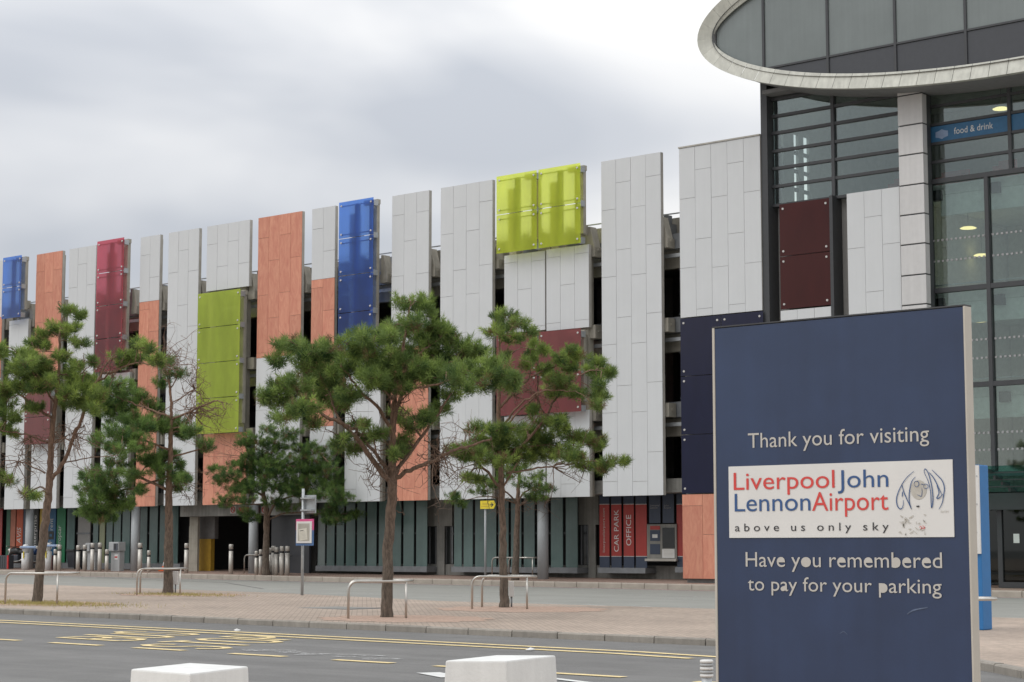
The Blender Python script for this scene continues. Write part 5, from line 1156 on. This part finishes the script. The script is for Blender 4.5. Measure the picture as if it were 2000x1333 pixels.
tree('small pine behind the slim pine, against the frosted ground-floor glazing', b6, d6,
     [(1004, 1121, 15), (1009, 1050, 12), (1011, 990, 10), (1013, 950, 7), (1015, 910, 4)],
     [B([(1011, 985), (985, 960), (955, 950)], 4, 2, 0.3), B([(1012, 975), (1035, 955), (1055, 955)], 4, 2, -0.3), B([(1012, 990), (1035, 975)], 3, 1.5, 0.3), B([(1011, 985), (960, 970), (900, 978)], 3, 1.2, -0.4)],
     [(960, 943, 24, 10), (990, 928, 24, 11), (1030, 944, 24, 10), (1055, 955, 14, 9), (1040, 970, 18, 8), (940, 958, 18, 8), (1010, 915, 22, 12), (925, 968, 16, 7), (888, 974, 15, 8), (905, 985, 10, 5), (1050, 930, 16, 8)],
     [(980, 970, 5, 30), (1040, 985, 4, 20)], tone=(0.85, 0.9, 0.9), dens=0.75, wall=True)

# ================================================================== TREE GUARDS
def guard(label, px, py, px2, py2, back, h=0.66, dz=ISL, pav=False, r=0.024, prop_f=None):
    """bent tube hoop: front leg, rail, half round at the far end, returning rail with a second leg, and a prop"""
    if pav:
        a = onY(px, py, 50.4); a[2] = PAV(a[0], a[1]); c_ = onY(px2, py2, 50.4); c_[2] = a[2]
    else:
        a = gnd(px, py, dz); c_ = gnd(px2, py2, dz); c_[2] = a[2]
    root = thing('tree_guard', tuple(a), label, 'tree guard', 'bent tube guards round the trees')
    u = c_ - a; L_ = np.linalg.norm(u); u /= L_; w = np.array((-u[1], u[0], 0.0))
    if np.dot(w, FW) < 0: w = -w
    R_ = back / 2; z = np.array((0, 0, 1.0)); P = [a - z * 0.03, a + z * (h - 0.16)]
    for k in range(1, 6):
        t_ = math.pi / 2 * k / 5; P.append(a + u * (0.16 * (1 - math.cos(t_))) + z * (h - 0.16 + 0.16 * math.sin(t_)))
    Ls = L_ + 0.12 - R_
    for k in range(0, 11):
        t_ = math.pi * k / 10; P.append(a + u * (Ls + R_ * math.sin(t_)) + w * (R_ - R_ * math.cos(t_)) + z * h)
    e_ = a + w * back
    for k in range(0, 6):
        t_ = math.pi / 2 * (1 - k / 5); P.append(e_ + u * (0.16 * (1 - math.cos(t_))) + z * (h - 0.16 + 0.16 * math.sin(t_)))
    P.append(e_ - z * 0.03)
    MB().tube(P, r, 10).build('hoop', 'stainless', root)
    c2 = a + u * (Ls + R_ * 0.75) + w * (R_ * 0.35)
    if prop_f: c2 = a + u * (L_ * prop_f)
    MB().tube([c2 - z * 0.03, c2 + z * (h - r * 0.5)], r * 0.92, 10).build('prop', 'stainless', root)
guard('bent steel guard round the leftmost pine', 10, 1180, 101, 1182, 1.1)
guard('bent steel guard round the pine with dead twigs', 267, 1163, 353, 1163, 1.2)
guard('bent steel guard round the tallest central pine', 680, 1209, 794, 1209, 1.0)
guard('bent steel guard round the slim pine in front', 922, 1190, 1028, 1191, 1.1)
guard('small steel guard beside the bushy pine at the entrance', 477, 1121, 540, 1121, 0.9, h=0.72, pav=True)
guard('small steel guard behind the slim pine, by the ground-floor glazing', 961, 1125, 1034, 1125, 0.9, h=0.72, pav=True)
guard('steel guard rail sticking out from behind the navy sign', 1770, 1262, 1940, 1262, 0.5, h=0.62, prop_f=0.5)

# ================================================================== STREET FURNITURE
def bollard(label, px, ytop, thick=1.0):
    Yb = 49.75; x_, zt = xz(px, ytop, Yb); zb = PAV(x_, Yb); h = zt - zb; r_ = 0.085 * thick
    root = thing('bollard', (x_, Yb, zb), label, 'bollard', 'steel bollards in front of the car park')
    MB().lathe((x_, Yb, zb), [(r_, -0.02), (r_, h - 0.26)], 16).build('shaft', 'bollard_steel', root)
    MB().lathe((x_, Yb, zb), [(r_ * 0.93, h - 0.259), (r_ * 0.93, h - 0.19)], 16).build('groove_band', 'plastic_black', root)
    MB().lathe((x_, Yb, zb), [(r_, h - 0.189), (r_, h - 0.03), (r_ * 0.85, h)], 16).build('cap', 'bollard_steel', root)
for lab, px_, yt, th in (('shorter bollard just right of the leftmost pine trunk', 108.5, 1073, 0.95), ('tall bollard in front of the green banner', 116.5, 1064.5, 1.0), ('bollard just right of the dark wheeled bin', 153, 1065.5, 1.0), ('bollard left of the rear ticket machine', 166, 1064.5, 1.0), ('bollard in front of the rear ticket machine', 181, 1061, 1.0), ('bollard right of the rear ticket machine', 195.5, 1060.5, 1.0), ('short bollard left of the front ticket machine', 209, 1073.5, 0.9),
                         ('bollard right of the round column near the front ticket machine', 274, 1061, 1.1), ('short bollard behind frosted glazing, left of the traffic cone', 291, 1075.5, 0.85), ('bollard at the left side of the entrance, right of the traffic cone', 364.5, 1061.5, 1.0), ('lone bollard in the dark car park entrance', 451.5, 1063.5, 1.0),
                         ('short bollard beside the entrance column, left one of two', 501, 1076.5, 0.85), ('short bollard beside the entrance column, right one of two', 509.5, 1073.5, 0.85), ('bollard directly right of the bushy pine trunk', 528.7, 1070.5, 1.0), ('second bollard right of the bushy pine trunk', 534.5, 1066.5, 1.0), ('third bollard right of the bushy pine trunk', 540, 1069, 1.0), ('fourth bollard right of the bushy pine trunk', 551, 1067, 1.0), ('rightmost bollard, nearest the bus stop pole', 561.5, 1067, 1.0)):
    bollard(lab, px_, yt, th)
def ticket_machine(label, px0, px1, ytop, Y):
    x0, zt = xz(px0, ytop, Y); x1, _ = xz(px1, ytop, Y); zb = PAV(x0, Y); x1 -= 0.16; w = (x1 - x0) * 0.82; cx_ = (x0 + x1) / 2; h = zt - zb
    root = thing('ticket_machine', (cx_, Y, zb), label, 'ticket machine', 'parking ticket machines')
    MB().box(cx_ - w / 2, cx_ + w / 2, Y + 0.04, Y + 0.30, zb, zb + h * 0.68).build('cabinet', 'machine_grey', root, bevel=0.015)
    W2 = (x1 - x0) / 2
    MB().box(cx_ - W2 * 0.95, cx_ + W2 * 0.95, Y - 0.06, Y + 0.32, zb + h * 0.685, zt).build('hood', 'machine_grey', root, bevel=0.03)
    MB().box(cx_ + W2 * 0.05, cx_ + W2 * 0.85, Y - 0.075, Y - 0.0605, zb + h * 0.71, zt - 0.06).build('control_panel', 'machine_dark', root)
    MB().box(cx_ + W2 * 0.2, cx_ + W2 * 0.45, Y - 0.085, Y - 0.0755, zb + h * 0.75, zb + h * 0.93).build('slot_panel', 'plastic_black', root)
    MB().box(cx_ - W2 * 0.1, cx_ + W2 * 0.5, Y + 0.03, Y + 0.0395, zb + h * 0.40, zb + h * 0.58).build('notice', 'plate_white', root)
    MB().box(cx_ - W2 * 0.06, cx_ + W2 * 0.46, Y + 0.022, Y + 0.0295, zb + h * 0.46, zb + h * 0.51).build('notice_stripe', 'red_paint', root)
ticket_machine('grey ticket machine standing clear of the bollards, with red notice', 214, 239, 1059, 50.0)
ticket_machine('grey ticket machine partly hidden behind bollards', 168, 191, 1061, 50.6)
def barrier(label, px, ytop, ax0, ax1):
    Y = 49.9; x_, zt = xz(px, ytop, Y); zb = PAV(x_, Y); h = zt - zb
    root = thing('barrier_post', (x_, Y, zb), label, 'barrier', 'white barrier posts with short arms')
    MB().lathe((x_, Y, zb), [(0.17, -0.02), (0.17, h - 0.36)], 20).build('post', 'white_plastic', root)
    MB().lathe((x_, Y, zb), [(0.10, h - 0.36), (0.15, h - 0.2), (0.15, h - 0.08), (0.09, h), (0.02, h + 0.01)], 20).build('head', 'white_plastic', root)
    xa, za = xz(ax0, ytop + 5.5, Y - 0.2); xb, _ = xz(ax1, ytop + 5.5, Y - 0.2)
    arm = MB().tube([(xa, Y - 0.2, za), (xb, Y - 0.2, za)], 0.055, 12).build('arm', 'arm_blue', root)
    MB().tube([(xa - 0.06, Y - 0.2, za), (xa - 0.003, Y - 0.2, za)], 0.06, 12).tube([(xb + 0.003, Y - 0.2, za), (xb + 0.06, Y - 0.2, za)], 0.06, 12).build('arm_tip', 'letter_cream', root)
    MB().box(x_ + 0.08, x_ + 0.12, Y - 0.19, Y - 0.15, zb + h * 0.45, zb + h * 0.72).build('yellow_strip', 'sign_yellow', root)
barrier('white barrier post left of the leftmost pine trunk', 50.5, 1064, 42, 72)
barrier('white barrier post right of the leftmost pine trunk', 94, 1061, 87, 112)
def cabinet(label, px0, px1, ytop):
    Y = 50.2; x0, zt = xz(px0, ytop, Y); x1, _ = xz(px1, ytop, Y); zb = PAV(x0, Y)
    root = thing('cabinet', ((x0 + x1) / 2, Y, zb), label, 'cabinet')
    MB().box(x0, x1, Y, Y + 0.3, zb, zt).build('body', 'spandrel', root, bevel=0.01)
    MB().box(x1 - 0.07, x1 + 0.003, Y - 0.012, Y + 0.04, zb, zt).build('red_edge', 'red_paint', root)
    for i in range(6): MB().box(x0 + 0.04 + i * (x1 - x0 - 0.12) / 6, x0 + 0.06 + i * (x1 - x0 - 0.12) / 6, Y - 0.01, Y - 0.001, zb + 0.04, zt - 0.04).build('rib', 'plastic_black', root)
cabinet('low dark cabinet with red edge at the far left', -14, 16, 1085); cabinet('low dark cabinet with red edge right of the leftmost pine trunk', 84, 100.5, 1085)
# wheeled bin
Y = 50.9; x0, zt = xz(132, 1073, Y); x1, _ = xz(147, 1073, Y); zb = PAV(x0, Y); cx_ = (x0 + x1) / 2
t_ = thing('wheeled_bin', (cx_, Y, zb), 'dark grey wheeled bin beside the frosted pane', 'bin')
w = (x1 - x0) / 2; mb = MB(); mb.add([(cx_ - w * .8, Y, zb + .08), (cx_ + w * .8, Y, zb + .08), (cx_ + w * .8, Y + .5, zb + .08), (cx_ - w * .8, Y + .5, zb + .08), (cx_ - w, Y - .06, zt - .1), (cx_ + w, Y - .06, zt - .1), (cx_ + w, Y + .6, zt - .1), (cx_ - w, Y + .6, zt - .1)], [(0, 3, 2, 1), (4, 5, 6, 7), (0, 1, 5, 4), (1, 2, 6, 5), (2, 3, 7, 6), (3, 0, 4, 7)]); mb.build('body', 'spandrel', t_, bevel=0.015)
mb = MB(); mb.vprism([(cx_ - w - .04, zt - .098), (cx_ + w + .04, zt - .098), (cx_ + w * .8, zt - .01), (cx_ - w * .8, zt - .01)], Y - .1, Y + .62); mb.build('lid', 'plastic_black', t_, bevel=0.01)
for s_ in (-1, 1): MB().tube([(cx_ + s_ * w * .85, Y + .45, zb + .09), (cx_ + s_ * w * .97, Y + .45, zb + .09)], 0.1, 14).build('wheel', 'rubber', t_)
# motorcycles between the cabinets
def motorcycle(label, px, mt):
    Y = 51.1; x_, _ = xz(px, 1100, Y); zb = PAV(x_, Y); root = thing('motorcycle', (x_, Y, zb), label, 'motorcycle', 'motorcycles parked by the hire offices')
    for dx_ in (-0.62, 0.62):
        c_ = [(x_ + dx_ + 0.25 * math.cos(a_), Y, zb + 0.31 + 0.25 * math.sin(a_)) for a_ in np.linspace(0, 2 * math.pi, 21)]
        w_o = MB().tube(c_, 0.055, 8).build('wheel', 'rubber', root)
        MB().tube([(x_ + dx_, Y - 0.05, zb + 0.31), (x_ + dx_, Y + 0.05, zb + 0.31)], 0.09, 12).build('hub', 'stainless', w_o)
    MB().tube([(x_ - 0.5, Y, zb + 0.62), (x_ - 0.25, Y, zb + 0.78), (x_ + 0.05, Y, zb + 0.76), (x_ + 0.2, Y, zb + 0.66)], [0.08, 0.16, 0.17, 0.1], 12).build('tank', mt, root)
    MB().tube([(x_ + 0.1, Y, zb + 0.72), (x_ + 0.45, Y, zb + 0.72), (x_ + 0.75, Y, zb + 0.82)], [0.1, 0.13, 0.06], 10).build('seat', 'plastic_black', root)
    MB().box(x_ - 0.26, x_ + 0.26, Y - 0.16, Y + 0.16, zb + 0.22, zb + 0.6).build('engine', 'machine_dark', root, bevel=0.04)
    MB().tube([(x_ - 0.62, Y - 0.07, zb + 0.31), (x_ - 0.42, Y - 0.07, zb + 0.9)], 0.025, 8).tube([(x_ - 0.62, Y + 0.07, zb + 0.31), (x_ - 0.42, Y + 0.07, zb + 0.9)], 0.025, 8).build('fork', 'stainless', root)
    MB().tube([(x_ - 0.3, Y - 0.36, zb + 0.98), (x_ - 0.42, Y - 0.1, zb + 0.95), (x_ - 0.42, Y + 0.1, zb + 0.95), (x_ - 0.3, Y + 0.36, zb + 0.98)], 0.018, 8).build('handlebar', 'stainless', root)
    MB().lathe((x_ - 0.55, Y, zb + 0.8), [(0.03, -0.09), (0.09, -0.05), (0.1, 0.02), (0.05, 0.09)], 14).build('headlight', 'stainless', root)
    MB().tube([(x_ - 0.1, Y - 0.2, zb + 0.3), (x_ + 0.4, Y - 0.2, zb + 0.3), (x_ + 0.85, Y - 0.2, zb + 0.42)], [0.03, 0.045, 0.05], 8).build('exhaust', 'stainless', root)
motorcycle('black motorcycle parked right of the far left cabinet', 33, 'plastic_black'); motorcycle('blue motorcycle parked behind the leftmost pine trunk', 72, 'paint_blue')
# traffic cone
Y = 51.0; x_, zt = xz(323, 1090, Y); zb = PAV(x_, Y); h = zt - zb
t_ = thing('traffic_cone', (x_, Y, zb), 'orange and white traffic cone left of a pine trunk', 'traffic cone')
MB().box(x_ - .2, x_ + .2, Y - .2, Y + .2, zb, zb + .04).build('base', 'cone_orange', t_, bevel=0.01)
for z0, z1, mt in ((.04, .38 * h, 'cone_orange'), (.38 * h, .68 * h, 'plate_white'), (.68 * h, h, 'cone_orange')):
    f_ = lambda z: 0.15 * (1 - z / h) + 0.03
    MB().lathe((x_, Y, zb), [(f_(z0), z0 + .001), (f_(z1), z1)], 18).build('cone_band', mt, t_)
# bus stop
b_ = gnd(590, 1163, ISL); db = depth(b_); YB_ = float(b_[1])
def bz_(px, py, Y=YB_): p = onY(px, py, Y); return float(p[0]), float(p[2])
x_, ztp = bz_(592, 955); t_ = thing('bus_stop', tuple(b_), 'bus stop pole with pink and blue timetable case on the brick island', 'bus stop')
MB().tube([(b_[0], YB_, b_[2] - .03), (b_[0], YB_, ztp)], 0.038, 14).build('pole', 'galvanised', t_)
x0, z0 = bz_(583, 1003, YB_ - .1); x1, z1 = bz_(607, 967, YB_ - .1); mdx = (x0 + x1) / 2
fl_ = MB().box(x0, x1, YB_ + .06, YB_ + .10, z0, z1).build('stop_flag', 'galvanised', t_, bevel=.008)
for zz_ in (z0 + .08, z1 - .08): MB().box(x0 + .02, x1 - .02, YB_ - .06, YB_ + .055, zz_ - .02, zz_ + .02).build('clamp', 'galvanised', fl_)
x0, z0 = bz_(578.5, 1066, YB_ - .07); x1, z1 = bz_(612, 1014, YB_ - .07); zm = z0 + (z1 - z0) * .58
cs = MB().box(x0, x1, YB_ - .085, YB_ - .045, zm + .001, z1).build('case_top', 'stop_pink', t_); MB().box(x0, x1, YB_ - .085, YB_ - .045, z0, zm).build('case_bottom', 'stop_blue', t_)
wi = (x1 - x0); hi_ = z1 - z0
MB().box(x0 + wi * .06, x1 - wi * .04, YB_ - .11, YB_ - .086, z0 + hi_ * .09, z1 - hi_ * .09).build('case_frame', 'plate_white', t_, bevel=.006)
MB().box(x0 + wi * .17, x1 - wi * .15, YB_ - .114, YB_ - .1105, z0 + hi_ * .17, z1 - hi_ * .17).build('case_back', 'case_back', t_)
pc = np.array((x0 + wi * .48, YB_ - .117, z0 + hi_ * .42)); c8, s8 = math.cos(0.12), math.sin(0.12)
qd = [pc + np.array((a * c8 - bb * s8, 0, a * s8 + bb * c8)) for a, bb in ((-wi * .24, -hi_ * .22), (wi * .24, -hi_ * .22), (wi * .24, hi_ * .22), (-wi * .24, hi_ * .22))]
mb = MB(); mb.quad(*qd); pp_ = mb.build('paper_sheet', 'paper', t_)
for i in range(7):
    v_ = hi_ * (.15 - i * .05); L0, L1 = -wi * .18, wi * (.05 if i == 0 else random.uniform(.1, .18)); th_ = .008 if i == 0 else .004
    mb = MB(); mb.quad(*[pc + np.array((a * c8 - bb * s8, -.002, a * s8 + bb * c8)) for a, bb in ((L0, v_ - th_), (L1, v_ - th_), (L1, v_ + th_), (L0, v_ + th_))]); mb.build('print_line', 'letter_black' if i == 0 else 'print_grey', pp_)
# yellow direction sign
Yd = 49.7; x_, zz_ = xz(948, 1040, Yd); zb = PAV(x_, Yd); t_ = thing('direction_sign', (x_, Yd, zb), 'yellow arrow-shaped direction sign on a thin pole', 'sign')
x0, z0 = xz(938, 994.5, Yd - .07); x1, z1 = xz(967.5, 978, Yd - .07); zmid = (z0 + z1) / 2
MB().tube([(x_, Yd, zb - .03), (x_, Yd, z1 - .05)], 0.04, 12).build('pole', 'column_paint', t_)
pl_ = MB().vprism([(x0, z0), (x1 - .08, z0), (x1, zmid), (x1 - .08, z1), (x0, z1)], Yd - .07, Yd - .045).build('panel', 'sign_yellow', t_)
ax0 = x0 + (x1 - x0) * .66; ax1 = x1 - .08; hgt = (z1 - z0)
MB().box(ax0, ax1 - .02, Yd - .076, Yd - .0705, zmid - .016, zmid + .016).vprism([(ax1, zmid), (ax1 - .09, zmid + hgt * .26), (ax1 - .13, zmid + hgt * .26), (ax1 - .05, zmid), (ax1 - .13, zmid - hgt * .26), (ax1 - .09, zmid - hgt * .26)], Yd - .0765, Yd - .0708).build('arrow', 'letter_black', pl_)
for zc_, a0, a1, th_ in ((z0 + hgt * .62, .14, .56, .025), (z0 + hgt * .32, .08, .62, .02)):   # worn words, no longer legible
    for k in range(6): MB().box(x0 + (x1 - x0) * (a0 + (a1 - a0) * k / 6), x0 + (x1 - x0) * (a0 + (a1 - a0) * (k + .7) / 6), Yd - .074, Yd - .0705, zc_ - th_, zc_ + th_ * random.uniform(.4, 1)).build('worn_lettering', 'banner_yellow', pl_)
# junction boxes strapped beside two trunks
for lab, px_, y0, y1 in (('small pale electrical box beside the slim pine trunk', 999, 1166, 1136), ('small pale electrical box beside the trunk of the pine with dead twigs', 343, 1142, 1116)):
    dd_ = (d5 if px_ > 900 else d2) + 0.25; a_ = atd(px_ - 5, y0, dd_); c_ = atd(px_ + 5, y1, dd_); W2 = 5 / FPX * dd_
    t_ = thing('electrical_box', ((a_[0] + c_[0]) / 2, a_[1], zg(a_[0]) + ISL), lab, 'electrical box')
    cxx, cyy = (a_[0] + c_[0]) / 2, (a_[1] + c_[1]) / 2
    MB().cbox((cxx, cyy, a_[2]), (W2, .06), RT[:2], FW[:2] / np.linalg.norm(FW[:2]), c_[2] - a_[2]).build('box', 'plate_white', t_, bevel=.008)
    MB().tube([(cxx, cyy, zg(cxx) + ISL - .03), (cxx, cyy, a_[2] + .02)], .02, 8).build('stake', 'steel_grey', t_)
# blue totem behind the sign
b_ = gnd(1926, 1232, ISL); Yt = float(b_[1]); xb, zt = xz(1912, 908, Yt); xa = xb - 0.75; zb = zg(xa) + ISL
t_ = thing('totem_sign', ((xa + xb) / 2, Yt, zb), 'tall blue totem with a white side plate behind the navy sign', 'sign')
MB().box(xa, xb, Yt, Yt + .32, zb, zt).build('body', 'totem_blue', t_, bevel=.02)
xw0, zw0 = xz(1897, 1082, Yt - .03); xw1, zw1 = xz(1911, 909, Yt - .03)
pl_ = MB().box(xw0 - .5, xw1, Yt - .04, Yt - .005, zw0, zw1).build('white_plate', 'plate_white', t_)
for py_ in (930, 985, 1040, 1074):
    x_, z_ = xz(1907, py_, Yt - .05); MB().tube([(x_, Yt - .048, z_), (x_, Yt - .041, z_)], .012, 8).build('rivet', 'galvanised', pl_)

# dry grass at the feet of two pines, litter by the kerb
def grass(label, cx, cy, rx, ry, n):
    c_ = rng.normal(size=(n, 2)) * (rx, ry) * 0.5 + (cx, cy); V = []; F = []
    for i, (x, y) in enumerate(c_):
        z = zg(x) + ISL; a_ = rng.random() * 6.28; w_ = 0.006; h_ = 0.03 + 0.05 * rng.random(); lx_, ly_ = rng.normal(size=2) * 0.025
        V += [(x - w_ * math.cos(a_), y - w_ * math.sin(a_), z), (x + w_ * math.cos(a_), y + w_ * math.sin(a_), z), (x + lx_, y + ly_, z + h_)]; F.append((3 * i, 3 * i + 1, 3 * i + 2))
    o_ = MB().add(V, F).build('grass', 'dry_grass', kind='stuff'); tag(o_, label, 'grass')
mat('dry_grass', (0.36, 0.31, 0.11), 0.9, var=0.3, scale=20)
grass('sparse dry grass at the foot of the leftmost pine', -35.0, 25.2, 2.4, 1.0, 3200)
grass('sparse dry grass at the foot of the pine with dead twigs', -38.3, 31.8, 1.8, 0.9, 1200)
for lab, px_, py_ in (('scrap of white litter by the kerb below the bus stop', 462, 1234), ('scrap of white litter on the road near the right-hand block', 1036, 1272)):
    p_ = gnd(px_, py_, 0.0); a = []
    for k in range(7):
        t_ = k / 7 * 6.28; r_ = 0.07 * (0.6 + 0.7 * random.random()); a.append((p_[0] + r_ * math.cos(t_), p_[1] + r_ * math.sin(t_), zg(p_[0]) + 0.012 + 0.02 * random.random()))
    o_ = MB().add(a + [(p_[0], p_[1], zg(p_[0]) + 0.05)], [(k, (k + 1) % 7, 7) for k in range(7)] + [tuple(range(6, -1, -1))]).build('litter', 'plate_white'); tag(o_, lab, 'litter')
